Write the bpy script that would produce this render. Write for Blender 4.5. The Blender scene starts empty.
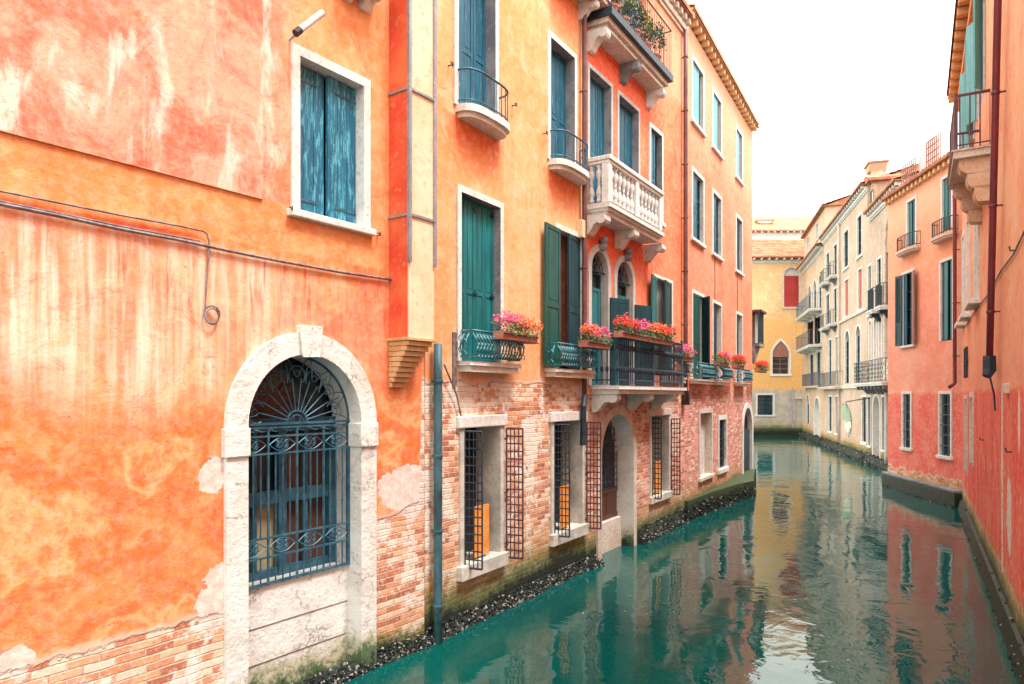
import bpy, math, random
from mathutils import Vector, Matrix, noise
from mathutils.geometry import tessellate_polygon
random.seed(7)
PI = math.pi
col = bpy.context.scene.collection
sc = bpy.context.scene
R = math.radians
# ------------------------------------------------------------------ camera, sky, sun, exposure
CX, HY, FPX, EYE = 512.0, 395.0, 700.0, 3.2
cam = bpy.data.cameras.new('camera'); camo = bpy.data.objects.new('camera', cam); col.objects.link(camo)
cam.sensor_width = 36; cam.lens = FPX/1024*36; cam.shift_y = (HY-342)/1024
cam.clip_start = .05; cam.clip_end = 1500
camo.location = (0, 0, EYE); camo.rotation_euler = (R(90), 0, 0); sc.camera = camo
SUN_EL, SUN_AZ = R(66), R(120)      # azimuth clockwise from +Y
w = bpy.data.worlds.new('World'); sc.world = w; w.use_nodes = True
nt = w.node_tree; nt.nodes.clear()
sky = nt.nodes.new('ShaderNodeTexSky'); sky.sky_type = 'NISHITA'; sky.sun_disc = False
sky.sun_elevation = SUN_EL; sky.sun_rotation = SUN_AZ; sky.air_density = 1.2; sky.dust_density = 4; sky.ozone_density = 1
veil = nt.nodes.new('ShaderNodeMix'); veil.data_type = 'RGBA'; veil.inputs[0].default_value = .8
veil.inputs[7].default_value = (11.0, 10.2, 9.0, 1)        # thin bright cloud layer over the blue
bgn = nt.nodes.new('ShaderNodeBackground'); bgn.inputs[1].default_value = .12
outn = nt.nodes.new('ShaderNodeOutputWorld')
nt.links.new(sky.outputs[0], veil.inputs[6]); nt.links.new(veil.outputs[2], bgn.inputs[0]); nt.links.new(bgn.outputs[0], outn.inputs[0])
sl = bpy.data.lights.new('sun', 'SUN'); sl.energy = 1.5; sl.angle = R(14); sl.color = (1, .97, .92)
so = bpy.data.objects.new('sun', sl); col.objects.link(so)
sdir = Vector((math.sin(SUN_AZ)*math.cos(SUN_EL), math.cos(SUN_AZ)*math.cos(SUN_EL), math.sin(SUN_EL)))
so.rotation_euler = sdir.to_track_quat('Z', 'Y').to_euler()
vs = sc.view_settings; vs.view_transform = 'Standard'; vs.look = 'None'; vs.gamma = 1; vs.exposure = 1.6
sc.render.engine = 'CYCLES'; sc.cycles.max_bounces = 6; sc.cycles.diffuse_bounces = 2

# ------------------------------------------------------------------ node helpers
class NT:
    def __init__(s, name):
        s.m = bpy.data.materials.new(name); s.m.use_nodes = True; s.t = s.m.node_tree; s.t.nodes.clear()
        s.out = s.n('ShaderNodeOutputMaterial'); s.b = s.n('ShaderNodeBsdfPrincipled')
        s.t.links.new(s.b.outputs[0], s.out.inputs[0])
        tc = s.n('ShaderNodeTexCoord'); sp = s.n('ShaderNodeSeparateXYZ'); s.t.links.new(tc.outputs['Object'], sp.inputs[0])
        s.obj = tc.outputs['Object']
        s.x, s.y, s.z = sp.outputs
    def n(s, k): return s.t.nodes.new(k)
    def set(s, sock, v):
        if isinstance(v, bpy.types.NodeSocket): s.t.links.new(v, sock)
        elif v is not None:
            if isinstance(v, (tuple, list)) and sock.type == 'RGBA' and len(v) == 3: v = (*v, 1)
            sock.default_value = v
    def math(s, op, a, b=None, c=None, clamp=False):
        q = s.n('ShaderNodeMath'); q.operation = op; q.use_clamp = clamp
        for i, v in enumerate((a, b, c)):
            if v is not None: s.set(q.inputs[i], v)
        return q.outputs[0]
    def vec(s, x, y, z=0.0):
        q = s.n('ShaderNodeCombineXYZ'); s.set(q.inputs[0], x); s.set(q.inputs[1], y); s.set(q.inputs[2], z); return q.outputs[0]
    def vmul(s, v, k):
        q = s.n('ShaderNodeVectorMath'); q.operation = 'MULTIPLY'; s.set(q.inputs[0], v); q.inputs[1].default_value = k; return q.outputs[0]
    def vadd(s, v, k):
        q = s.n('ShaderNodeVectorMath'); q.operation = 'ADD'; s.set(q.inputs[0], v); s.set(q.inputs[1], k); return q.outputs[0]
    def vscale(s, v, k):
        q = s.n('ShaderNodeVectorMath'); q.operation = 'SCALE'; s.set(q.inputs[0], v); q.inputs[3].default_value = k; return q.outputs[0]
    def noise(s, v, scale, detail=4, rough=.55, dist=0, color=False):
        q = s.n('ShaderNodeTexNoise'); s.set(q.inputs['Vector'], v); q.inputs['Scale'].default_value = scale
        q.inputs['Detail'].default_value = detail; q.inputs['Roughness'].default_value = rough; q.inputs['Distortion'].default_value = dist
        return q.outputs[1 if color else 0]
    def ss(s, v, a, b, lo=0.0, hi=1.0):
        q = s.n('ShaderNodeMapRange'); q.interpolation_type = 'SMOOTHSTEP'; s.set(q.inputs[0], v)
        q.inputs[1].default_value = a; q.inputs[2].default_value = b; q.inputs[3].default_value = lo; q.inputs[4].default_value = hi
        return q.outputs[0]
    def mix(s, f, a, b, bt='MIX'):
        q = s.n('ShaderNodeMix'); q.data_type = 'RGBA'; q.blend_type = bt; s.set(q.inputs[0], f); s.set(q.inputs[6], a); s.set(q.inputs[7], b)
        return q.outputs[2]
    def ramp(s, v, stops, interp='LINEAR'):
        q = s.n('ShaderNodeValToRGB'); s.set(q.inputs[0], v); cr = q.color_ramp; cr.interpolation = interp
        for i, (p, c) in enumerate(stops):
            e = cr.elements[i] if i < 2 else cr.elements.new(p)
            e.position = p; e.color = (c, c, c, 1) if isinstance(c, (int, float)) else (*c, 1)
        return q.outputs[0]
    def bump(s, h, strength=.5, dist=.01, normal=None):
        q = s.n('ShaderNodeBump'); s.set(q.inputs['Height'], h); q.inputs['Strength'].default_value = strength
        q.inputs['Distance'].default_value = dist
        if normal is not None: s.t.links.new(normal, q.inputs['Normal'])
        return q.outputs[0]
    def done(s, color, rough=.85, normal=None, metal=0, spec=.3):
        s.set(s.b.inputs['Base Color'], color); s.set(s.b.inputs['Roughness'], rough); s.set(s.b.inputs['Metallic'], metal)
        s.b.inputs['Specular IOR Level'].default_value = spec
        if normal is not None: s.t.links.new(normal, s.b.inputs['Normal'])
        return s.m

def brick_layer(N, P, c1, c2, white, wamt, seed=0):
    wob = N.noise(P, 3, 2, .5, 0, True)
    Pd = N.vadd(N.vadd(P, N.vscale(wob, .035)), (-.0175+seed, -.0175, 0))
    q = N.n('ShaderNodeTexBrick'); N.set(q.inputs['Vector'], Pd); q.inputs['Scale'].default_value = 1
    N.set(q.inputs['Color1'], (0, 0, 0)); N.set(q.inputs['Color2'], (1, 1, 1)); N.set(q.inputs['Mortar'], (.5, .5, .5))
    q.inputs['Mortar Size'].default_value = .009; q.inputs['Mortar Smooth'].default_value = .6
    q.inputs['Brick Width'].default_value = .25; q.inputs['Row Height'].default_value = .072
    lt = tuple(min(.9, v*1.25+.06) for v in c2); dk_ = tuple(v*.72 for v in c1)
    c = N.ramp(q.outputs[0], [(0, dk_), (.2, c1), (.5, c2), (.75, lt), (.92, (.80, .66, .52))])
    wn = N.noise(P, 22, 4, .7); c = N.mix(N.ss(wn, .45, .7, 0, .35), c, (.85, .70, .58))
    mo = N.mix(N.ss(wn, .4, .6), (.72, .62, .52), (.50, .36, .27)); c = N.mix(q.outputs[1], c, mo)
    a = N.noise(P, 1.3, 6, .65, .4); b = N.noise(N.vadd(P, (9.1, 3.3, 0)), 6.0, 6, .7)
    m = N.math('ADD', N.math('MULTIPLY', a, .6), N.math('MULTIPLY', b, .4))
    c = N.mix(N.ss(m, .60-wamt*.22, .65-wamt*.22, 0, .85), c, white)
    lost = N.noise(N.vadd(Pd, (21, 5, 0)), 2.6, 6, .7); c = N.mix(N.ss(lost, .64, .68, 0, .75), c, (.30, .10, .06)); c = N.mix(N.ss(N.noise(N.vadd(P, (2, 31, 0)), 14, 5, .75), .60, .66, 0, .6), c, (.20, .09, .06))
    grime = N.noise(N.vadd(P, (3.1, 8.3, 0)), 9, 6, .75)
    c = N.mix(N.ss(grime, .62, .72, 0, .6), c, (.16, .07, .05))
    hgt = N.math('ADD', N.math('MULTIPLY', N.math('SUBTRACT', 1.0, q.outputs[1]), .6), N.math('MULTIPLY', b, 1.6)); hgt = N.math('SUBTRACT', hgt, N.ss(lost, .63, .69, 0, 1.2))
    return c, hgt

def wall_mat(name, base, alt, pale, zb, sS=(0., 10.), stops=None, rag=.5, brick=((.50, .17, .08), (.62, .26, .12)), white=(.72, .62, .5), wamt=.3,
             streak=.5, streak_col=(.85, .62, .45), alg=.7, zones=None, spots=(), seed=0., dark=(.55, .12, .05), patch=.3, bs=.5, mottle=.5):
    """Weathered stucco over brick. x+y runs along the wall, z up (object coordinates)."""
    N = NT(name)
    X = N.math('ADD', N.x, N.y); P = N.vec(N.math('ADD', X, seed), N.z, 0)
    n1 = N.noise(P, .45, 5, .55, .6); n2 = N.noise(N.vadd(P, (5.2, 1.7, 0)), 1.7, 8, .62, .5); n3 = N.noise(P, 9, 8, .7)
    nf = N.noise(P, 45, 4, .7)
    c = N.mix(N.ss(n1, .38, .62), base, alt)
    if zones:     # list of (z, colour) bands with wavering edges
        zz = N.math('ADD', N.z, N.math('MULTIPLY', N.math('SUBTRACT', n2, .5), .35))
        for (z0, z1, cc, amt) in zones:
            f = N.math('MULTIPLY', N.ss(zz, z0, z1), amt)
            c = N.mix(f, c, cc)
    c = N.mix(N.math('MULTIPLY', N.ss(n2, .50, .66), mottle), c, pale)
    c = N.mix(N.math('MULTIPLY', N.ss(n2, .46, .34), mottle), c, dark)
    # water streaks
    st = N.noise(N.vmul(P, (7, .42, 1)), 1, 6, .6, .2)
    st2 = N.noise(N.vmul(N.vadd(P, (4.4, 0, 0)), (3.2, .25, 1)), 1, 4, .55)
    gate = N.ss(n1, .35, .6)
    c = N.mix(N.math('MULTIPLY', N.math('MULTIPLY', N.ss(st, .5, .68), gate), streak), c, streak_col)
    c = N.mix(N.math('MULTIPLY', N.ss(st2, .58, .74), streak*.6), c, dark)
    return N, P, X, c, n1, n2, n3, nf, dict(zb=zb, stops=stops, sS=sS, rag=rag, brick=brick, white=white, wamt=wamt, alg=alg, spots=spots, patch=patch, bs=bs, seed=seed, dk=dark, pl=pale)

def wall_fin(args):
    N, P, X, c, n1, n2, n3, nf, k = args
    n4 = N.noise(N.vadd(P, (31, 7, 0)), 3.6, 9, .72, .6)
    c = N.mix(N.ss(n4, .54, .68, 0, .5), c, k['pl']); c = N.mix(N.ss(n4, .46, .34, 0, .45), c, k.get('dk', (.72, .16, .06)))
    c = N.mix(N.ss(n3, .4, .75, 0, .25), c, (.92, .78, .66)); c = N.mix(N.ss(nf, .6, .78, 0, .3), c, (.3, .12, .06))
    # hairline cracks
    vq = N.n('ShaderNodeTexVoronoi'); vq.feature = 'DISTANCE_TO_EDGE'; vq.inputs['Scale'].default_value = .8
    N.set(vq.inputs['Vector'], N.vadd(P, N.vscale(N.noise(P, 2.5, 6, .7, 0, True), .5)))
    crack = N.math('MULTIPLY', N.ss(vq.outputs[0], .006, .001), N.ss(n1, .5, .58))
    c = N.mix(N.math('MULTIPLY', crack, .3), c, (.35, .12, .07))
    h = N.math('ADD', N.math('MULTIPLY', n3, .5), N.math('MULTIPLY', nf, .15))
    h = N.math('ADD', N.math('SUBTRACT', h, N.math('MULTIPLY', crack, .15)), N.math('MULTIPLY', n4, 1.1))
    pit = N.noise(N.vadd(P, (17, 2, 0)), 26, 3, .6); h = N.math('SUBTRACT', h, N.ss(pit, .66, .72, 0, .5)); c = N.mix(N.ss(pit, .67, .73, 0, .5), c, (.35, .13, .07))
    # edge of the plaster
    if k['stops']:
        s0, s1 = k['sS']
        t = N.math('DIVIDE', N.math('SUBTRACT', X, s0), s1-s0, clamp=True)
        zl = N.math('MULTIPLY', N.ramp(t, [(min(max((a-s0)/(s1-s0), 0), 1), b/10) for a, b in k['stops']]), 10)
    else: zl = k['zb']
    if k['zb'] is not None:
        rn = N.math('ADD', N.math('MULTIPLY', N.math('SUBTRACT', n2, .5), k['rag']*2), N.math('MULTIPLY', N.math('SUBTRACT', n3, .5), k['rag']*.8))
        d = N.math('SUBTRACT', N.math('SUBTRACT', N.math('ADD', zl, rn), N.z), 0.0)
        spot_v = N.math('ADD', -1.0, 0.0)
        for (sx_, sz_, rs, rz) in k['spots']:
            ex = N.math('DIVIDE', N.math('SUBTRACT', X, sx_), rs); ez = N.math('DIVIDE', N.math('SUBTRACT', N.z, sz_), rz)
            e = N.math('SUBTRACT', 1.0, N.math('ADD', N.math('MULTIPLY', ex, ex), N.math('MULTIPLY', ez, ez)))
            e = N.math('ADD', N.math('ADD', N.math('MULTIPLY', e, .35), N.math('MULTIPLY', N.math('SUBTRACT', n3, .5), .7)), N.math('MULTIPLY', N.math('SUBTRACT', n2, .5), 1.4))
            spot_v = N.math('MAXIMUM', spot_v, e)
        bare = N.ss(d, 0.0, .03); spot = N.ss(spot_v, 0.0, .02)
        under = N.ss(d, -.07, .0)
        bc, bh = brick_layer(N, P, k['brick'][0], k['brick'][1], k['white'], k['wamt'], k['seed'])
        # lime bloom at the broken edge
        c = N.mix(N.math('MULTIPLY', under, .75), c, (.8, .62, .5))
        c = N.mix(bare, c, bc); c = N.mix(spot, c, N.mix(N.ss(n3, .42, .6), (.84, .72, .66), (.70, .54, .48)))
        h = N.math('ADD', N.math('MULTIPLY', N.math('SUBTRACT', N.math('SUBTRACT', 1.0, bare), N.math('MULTIPLY', spot, .4)), N.math('ADD', h, 1.5)), N.math('MULTIPLY', bare, bh))
    # damp, algae and black tide line
    za = N.math('ADD', N.z, N.math('MULTIPLY', N.math('SUBTRACT', n3, .5), .55)); za = N.math('ADD', za, N.math('MULTIPLY', N.math('SUBTRACT', n1, .5), .6))
    al = k['alg']
    c = N.mix(N.ss(za, al*1.5, al*.7, 0, .5), c, (.42, .30, .08))
    c = N.mix(N.ss(za, al*1.0, al*.55, 0, .85), c, (.08, .13, .045))
    c = N.mix(N.ss(za, al*.62, al*.36), c, (.022, .032, .024))
    nb = N.bump(h, k['bs'], .02)
    return N.done(c, N.ss(za, .1, .5, .5, .9), nb, 0, .25)

def mat(name, a, b=None, scale=3, rough=.8, bs=.2, stretch=(1, 1, 1), metal=0, spec=.3, lo=.4, hi=.62, c3=None, fine=.2, dist=.01):
    N = NT(name); V = N.vmul(N.obj, stretch)
    n = N.noise(V, scale, 7, .62, .3); n2 = N.noise(N.vadd(V, (3.3, 7.7, 1.1)), scale*7, 5, .7)
    c = N.mix(N.ss(n, lo, hi), a, b or a)
    if c3: c = N.mix(N.ss(n2, .56, .66, 0, .8), c, c3)
    c = N.mix(N.ss(n2, .35, .7, 0, fine), c, tuple(v*.45 for v in a))
    return N.done(c, rough, N.bump(N.math('ADD', N.math('MULTIPLY', n, .5), N.math('MULTIPLY', n2, .5)), bs, dist) if bs else None, metal, spec)

M = {}
M['white_stone'] = mat('white_stone', (.84, .84, .82), (.74, .73, .69), 2.5, .7, .5, c3=(.52, .50, .47), fine=.3)
M['grey_stone'] = mat('grey_stone', (.30, .31, .33), (.17, .18, .21), 3, .85, .5, c3=(.60, .58, .54), fine=.4)
M['peach_stone'] = mat('peach_stone', (.74, .48, .32), (.78, .58, .44), 3, .8, .4, c3=(.5, .3, .2))
M['light_grey_stone'] = mat('light_grey_stone', (.60, .59, .57), (.48, .48, .48), 3, .8, .4, c3=(.35, .35, .35), fine=.3)
M['rose_stone'] = mat('rose_stone', (.70, .56, .47), (.78, .72, .64), 3, .8, .5, c3=(.42, .30, .24), fine=.4)
M['stained_reveal'] = mat('stained_reveal', (.76, .72, .64), (.50, .50, .46), 2.2, .85, .8, c3=(.58, .48, .36), fine=.4, dist=.02)
N = NT('door_stone')     # white istrian stone, green with algae just above the water
n = N.noise(N.obj, 2.2, 7, .65, .4); n2 = N.noise(N.obj, 14, 6, .7)
c = N.mix(N.ss(n, .42, .62), (.84, .83, .80), (.74, .71, .66)); c = N.mix(N.ss(n2, .58, .68, 0, .45), c, (.33, .31, .27))
za = N.math('ADD', N.z, N.math('MULTIPLY', N.math('SUBTRACT', n2, .5), .5)); za = N.math('ADD', za, N.math('MULTIPLY', N.math('SUBTRACT', n, .5), .8))
c = N.mix(N.ss(za, .48, .28, 0, .6), c, (.34, .34, .10)); c = N.mix(N.ss(za, .30, .16, 0, .9), c, (.05, .12, .05)); c = N.mix(N.ss(za, .14, .04), c, (.025, .035, .025))
vq = N.n('ShaderNodeTexVoronoi'); vq.feature = 'DISTANCE_TO_EDGE'; vq.inputs['Scale'].default_value = 1.6
N.set(vq.inputs['Vector'], N.vadd(N.obj, N.vscale(N.noise(N.obj, 4, 6, .7, 0, True), .6)))
ck = N.math('MULTIPLY', N.ss(vq.outputs[0], .012, .002), N.ss(n, .45, .55)); c = N.mix(N.math('MULTIPLY', ck, .6), c, (.25, .22, .19))
M['door_stone'] = N.done(c, .75, N.bump(N.math('SUBTRACT', N.math('ADD', n, n2), N.math('MULTIPLY', ck, .6)), .8, .025))
def wood(name, a, b, peel=None, pamt=.0):
    N = NT(name); V = N.vmul(N.obj, (12, 12, 1)); g = N.noise(V, 1.2, 6, .6, .3); q = N.noise(N.obj, 1.3, 4, .6)
    c = N.mix(N.ss(g, .38, .64), a, b); c = N.mix(N.ss(q, .4, .7, 0, .35), c, tuple(v*.55 for v in a))
    if peel:
        p = N.noise(N.vmul(N.obj, (16, 16, 2.2)), 1.5, 9, .75, .3)
        c = N.mix(N.ss(p, .60-pamt, .63-pamt, 0, .9), c, peel)
    return N.done(c, .5, N.bump(g, .35, .006), 0, .4)
M['teal_wood'] = wood('teal_wood', (.005, .13, .15), (.012, .21, .23))
M['blue_wood'] = wood('blue_wood', (.010, .09, .16), (.02, .15, .24), (.10, .38, .50), .01)
M['peeling_blue_wood'] = wood('peeling_blue_wood', (.012, .11, .20), (.02, .18, .29), (.10, .42, .56), .075)
M['green_wood'] = wood('green_wood', (.005, .075, .065), (.010, .12, .10))
M['dark_teal_wood'] = wood('dark_teal_wood', (.005, .045, .062), (.008, .08, .10))
M['light_blue_wood'] = wood('light_blue_wood', (.10, .38, .42), (.16, .46, .50))
M['brown_wood'] = wood('brown_wood', (.09, .035, .022), (.14, .06, .04))
M['red_wood'] = wood('red_wood', (.42, .035, .04), (.5, .06, .06))
M['pinkbrown_wood'] = wood('pinkbrown_wood', (.30, .13, .10), (.40, .2, .16))
M['orange_board'] = mat('orange_board', (.80, .28, .04), (.84, .38, .10), 4, .7, .3, c3=(.6, .25, .08))
M['grey_board'] = mat('grey_board', (.5, .52, .48), (.62, .62, .56), 2, .8, .2)
M['iron_blue'] = mat('iron_blue', (.025, .10, .16), (.06, .19, .26), 6, .5, .2, metal=.2, spec=.5, c3=(.08, .08, .10))
M['iron_teal'] = mat('iron_teal', (.03, .16, .20), (.09, .28, .33), 8, .5, .2, metal=.1, spec=.5, c3=(.03, .05, .07))
M['iron_dark'] = mat('iron_dark', (.014, .036, .06), (.03, .065, .095), 6, .5, .2, metal=.2, spec=.5, c3=(.05, .035, .04))
M['iron_far'] = mat('iron_far', (.07, .09, .11), (.12, .13, .14), 4, .5, 0, spec=.4)
M['iron_purple'] = mat('iron_purple', (.09, .035, .05), (.14, .06, .075), 4, .45, .1, metal=.2, spec=.5)
M['pipe_brown'] = mat('pipe_brown', (.13, .045, .045), (.2, .08, .07), 3, .5, .15, spec=.5, c3=(.07, .03, .035))
M['pipe_red'] = mat('pipe_red', (.20, .025, .04), (.13, .02, .035), 2, .4, .1, spec=.5)
M['pipe_blue'] = mat('pipe_blue', (.025, .075, .10), (.06, .16, .20), 1.6, .55, .5, spec=.4, c3=(.02, .035, .05), lo=.42, hi=.55, stretch=(1, 1, .5))
M['grey_metal'] = mat('grey_metal', (.28, .31, .36), (.38, .41, .45), 5, .45, .1, metal=.4, spec=.5, c3=(.15, .12, .12))
M['glass'] = mat('glass', (.02, .028, .035), (.035, .045, .05), 2, .08, 0, spec=.7)
M['void'] = mat('void', (.02, .016, .014), None, 2, .9, 0)
M['curtain'] = mat('curtain', (.7, .68, .62), (.55, .55, .52), 3, .9, .3, stretch=(8, 8, .5))
M['terracotta_roof'] = mat('terracotta_roof', (.36, .13, .07), (.48, .24, .14), 2, .85, .4, c3=(.22, .10, .07))
M['pale_roof'] = mat('pale_roof', (.50, .27, .15), (.60, .38, .24), 2, .85, .4, c3=(.45, .27, .18))
M['roof_tile_pale'] = mat('roof_tile_pale', (.80, .48, .22), (.84, .60, .34), 3, .85, .3)
M['soffit_orange'] = mat('soffit_orange', (.75, .27, .08), (.8, .4, .18), 2, .8, .3)
M['flower_pot'] = mat('flower_pot', (.55, .20, .15), (.62, .28, .22), 4, .8, .2)
M['leaf'] = mat('leaf', (.03, .10, .02), (.09, .22, .04), 30, .6, 0)
M['yellow_leaf'] = mat('yellow_leaf', (.35, .36, .05), (.18, .26, .05), 20, .6, 0)
M['red_petal'] = mat('red_petal', (.80, .03, .03), (.85, .08, .04), 30, .6, 0, fine=0)
M['pink_petal'] = mat('pink_petal', (.80, .06, .22), (.85, .18, .34), 30, .6, 0, fine=0)
M['orange_petal'] = mat('orange_petal', (.85, .14, .04), (.9, .25, .10), 30, .6, 0, fine=0)
M['barnacle'] = mat('barnacle', (.018, .028, .024), (.035, .05, .038), 5, .8, .3, c3=(.14, .14, .13), lo=.5)
M['shell_light'] = mat('shell_light', (.20, .19, .18), (.40, .38, .36), 9, .8, .3)
M['white_paint'] = mat('white_paint', (.75, .76, .75), (.68, .7, .7), 4, .45, .05)
M['black_plastic'] = mat('black_plastic', (.03, .03, .035), None, 4, .5, 0)
M['cable'] = mat('cable', (.16, .12, .13), (.3, .25, .25), 14, .6, .2)
M['curtain_red'] = mat('curtain_red', (.45, .12, .09), (.5, .2, .15), 4, .9, .2)
M['banner_cloth'] = mat('banner_cloth', (.70, .72, .60), (.25, .38, .25), 1.3, .9, .2, lo=.45, hi=.5)
M['corbel_brick'] = mat('corbel_brick', (.62, .36, .16), (.72, .50, .28), 5, .85, .4, c3=(.5, .2, .1))

# ------------------------------------------------------------------ mesh helpers
class MB:
    def __init__(s): s.v = []; s.f = []; s.mi = []; s.cur = 0
    def add(s, vs, fs):
        o = len(s.v); s.v += [tuple(v) for v in vs]; s.f += [tuple(i+o for i in f) for f in fs]; s.mi += [s.cur]*len(fs)
    def box(s, x0, x1, y0, y1, z0, z1):
        vs = [(x, y, z) for z in (z0, z1) for y in (y0, y1) for x in (x0, x1)]
        s.add(vs, [(0, 2, 3, 1), (4, 5, 7, 6), (0, 1, 5, 4), (2, 6, 7, 3), (0, 4, 6, 2), (1, 3, 7, 5)])
    def obox(s, c, ax, ay, az):          # oriented box: centre and three half vectors
        c, ax, ay, az = map(Vector, (c, ax, ay, az))
        vs = [c+ax*i+ay*j+az*k for k in (-1, 1) for j in (-1, 1) for i in (-1, 1)]
        s.add(vs, [(0, 2, 3, 1), (4, 5, 7, 6), (0, 1, 5, 4), (2, 6, 7, 3), (0, 4, 6, 2), (1, 3, 7, 5)])
    def prism(s, pts, axis, a, b):        # pts 2D in the plane normal to axis
        def P(p, q): return {'x': (q, p[0], p[1]), 'y': (p[0], q, p[1]), 'z': (p[0], p[1], q)}[axis]
        n = len(pts); vs = [P(p, a) for p in pts]+[P(p, b) for p in pts]
        tri = tessellate_polygon([[Vector((p[0], p[1], 0)) for p in pts]])
        s.add(vs, [tuple(t) for t in tri]+[tuple(i+n for i in reversed(t)) for t in tri]+[(i, (i+1) % n, (i+1) % n+n, i+n) for i in range(n)])
    def tube(s, pts, r, n=6, closed=False):
        pts = [Vector(p) for p in pts]; m = len(pts); rings = []
        rr = r if isinstance(r, (list, tuple)) else [r]*m
        up0 = None
        for i, p in enumerate(pts):
            if closed: d = pts[(i+1) % m]-pts[i-1]
            else: d = pts[min(i+1, m-1)]-pts[max(i-1, 0)]
            if d.length < 1e-9: d = Vector((0, 0, 1))
            d.normalize()
            if up0 is None:
                a = Vector((0, 0, 1)) if abs(d.z) < .9 else Vector((1, 0, 0)); u = d.cross(a).normalized()
            else:
                u = (up0-d*up0.dot(d))
                u = u.normalized() if u.length > 1e-6 else d.orthogonal().normalized()
            up0 = u; v = d.cross(u)
            rings.append([p+(u*math.cos(2*PI*k/n)+v*math.sin(2*PI*k/n))*rr[i] for k in range(n)])
        vs = [q for r_ in rings for q in r_]; fs = []
        for i in range(m if closed else m-1):
            j = (i+1) % m
            for k in range(n): fs.append((i*n+k, i*n+(k+1) % n, j*n+(k+1) % n, j*n+k))
        if not closed: fs += [tuple(range(n-1, -1, -1)), tuple(range((m-1)*n, m*n))]
        s.add(vs, fs)
    def lathe(s, c, prof, n=12):          # prof: (r, z)
        vs = [(c[0]+r*math.cos(2*PI*k/n), c[1]+r*math.sin(2*PI*k/n), c[2]+z) for r, z in prof for k in range(n)]
        m = len(prof); fs = [(i*n+k, i*n+(k+1) % n, (i+1)*n+(k+1) % n, (i+1)*n+k) for i in range(m-1) for k in range(n)]
        s.add(vs, fs+[tuple(range(n-1, -1, -1)), tuple(range((m-1)*n, m*n))])
    def lump(s, c, r, j=.35):
        a = [Vector((x, y, z)) for x, y, z in ((1, 0, 0), (0, 1, 0), (-1, 0, 0), (0, -1, 0), (0, 0, 1), (0, 0, -1))]
        s.add([Vector(c)+q*r*random.uniform(1-j, 1+j) for q in a], [(0, 1, 4), (1, 2, 4), (2, 3, 4), (3, 0, 4), (1, 0, 5), (2, 1, 5), (3, 2, 5), (0, 3, 5)])
    def build(s, name, m, parent=None, bevel=0, smooth=False):
        me = bpy.data.meshes.new(name); me.from_pydata(s.v, [], s.f)
        ms = m if isinstance(m, (list, tuple)) else [m]
        for q in ms: me.materials.append(M[q] if isinstance(q, str) else q)
        if len(ms) > 1: me.polygons.foreach_set('material_index', s.mi)
        if smooth: me.polygons.foreach_set('use_smooth', [True]*len(me.polygons))
        me.update()
        o = bpy.data.objects.new(name, me); col.objects.link(o)
        if parent is not None: o.parent = parent
        if bevel:
            b = o.modifiers.new('bevel', 'BEVEL'); b.width = bevel; b.segments = 2; b.limit_method = 'ANGLE'; b.angle_limit = R(40)
        return o

def tag(o, label=None, cat=None, group=None, kind=None):
    if label: o['label'] = label
    if cat: o['category'] = cat
    if group: o['group'] = group
    if kind: o['kind'] = kind
    return o

class Facade:
    """A straight house front: local x runs along it, y goes into the house, z up; the origin stands on the waterline."""
    def __init__(s, P0, P1):
        s.P = Vector(P0); d = Vector(P1)-Vector(P0); s.L = d.length; s.d = d.normalized(); s.n = Vector((s.d.y, -s.d.x))   # n out of the wall
        s.rot = math.atan2(s.d.y, s.d.x)
    def at(s, px, out=0.0):               # distance along the front of what lies in direction px
        u = (px-CX)/FPX; P = s.P+s.n*out
        return (u*P.y-P.x)/(s.d.x-u*s.d.y)
    def z(s, px, py, out=0.0):
        P = s.P+s.n*out; Y = P.y+s.at(px, out)*s.d.y
        return EYE+(HY-py)/FPX*Y
    def root(s, name, label, cat, group=None):
        o = bpy.data.objects.new(name, None); col.objects.link(o); o.empty_display_size = .3
        o.location = (s.P.x, s.P.y, 0); o.rotation_euler = (0, 0, s.rot); return tag(o, label, cat, group)
    def world(s, x, y, z): p = s.P+s.d*x-s.n*y; return Vector((p.x, p.y, z))
def lineF(a, t, Y0, Y1): return (a+t*Y0, Y0), (a+t*Y1, Y1)

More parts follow.
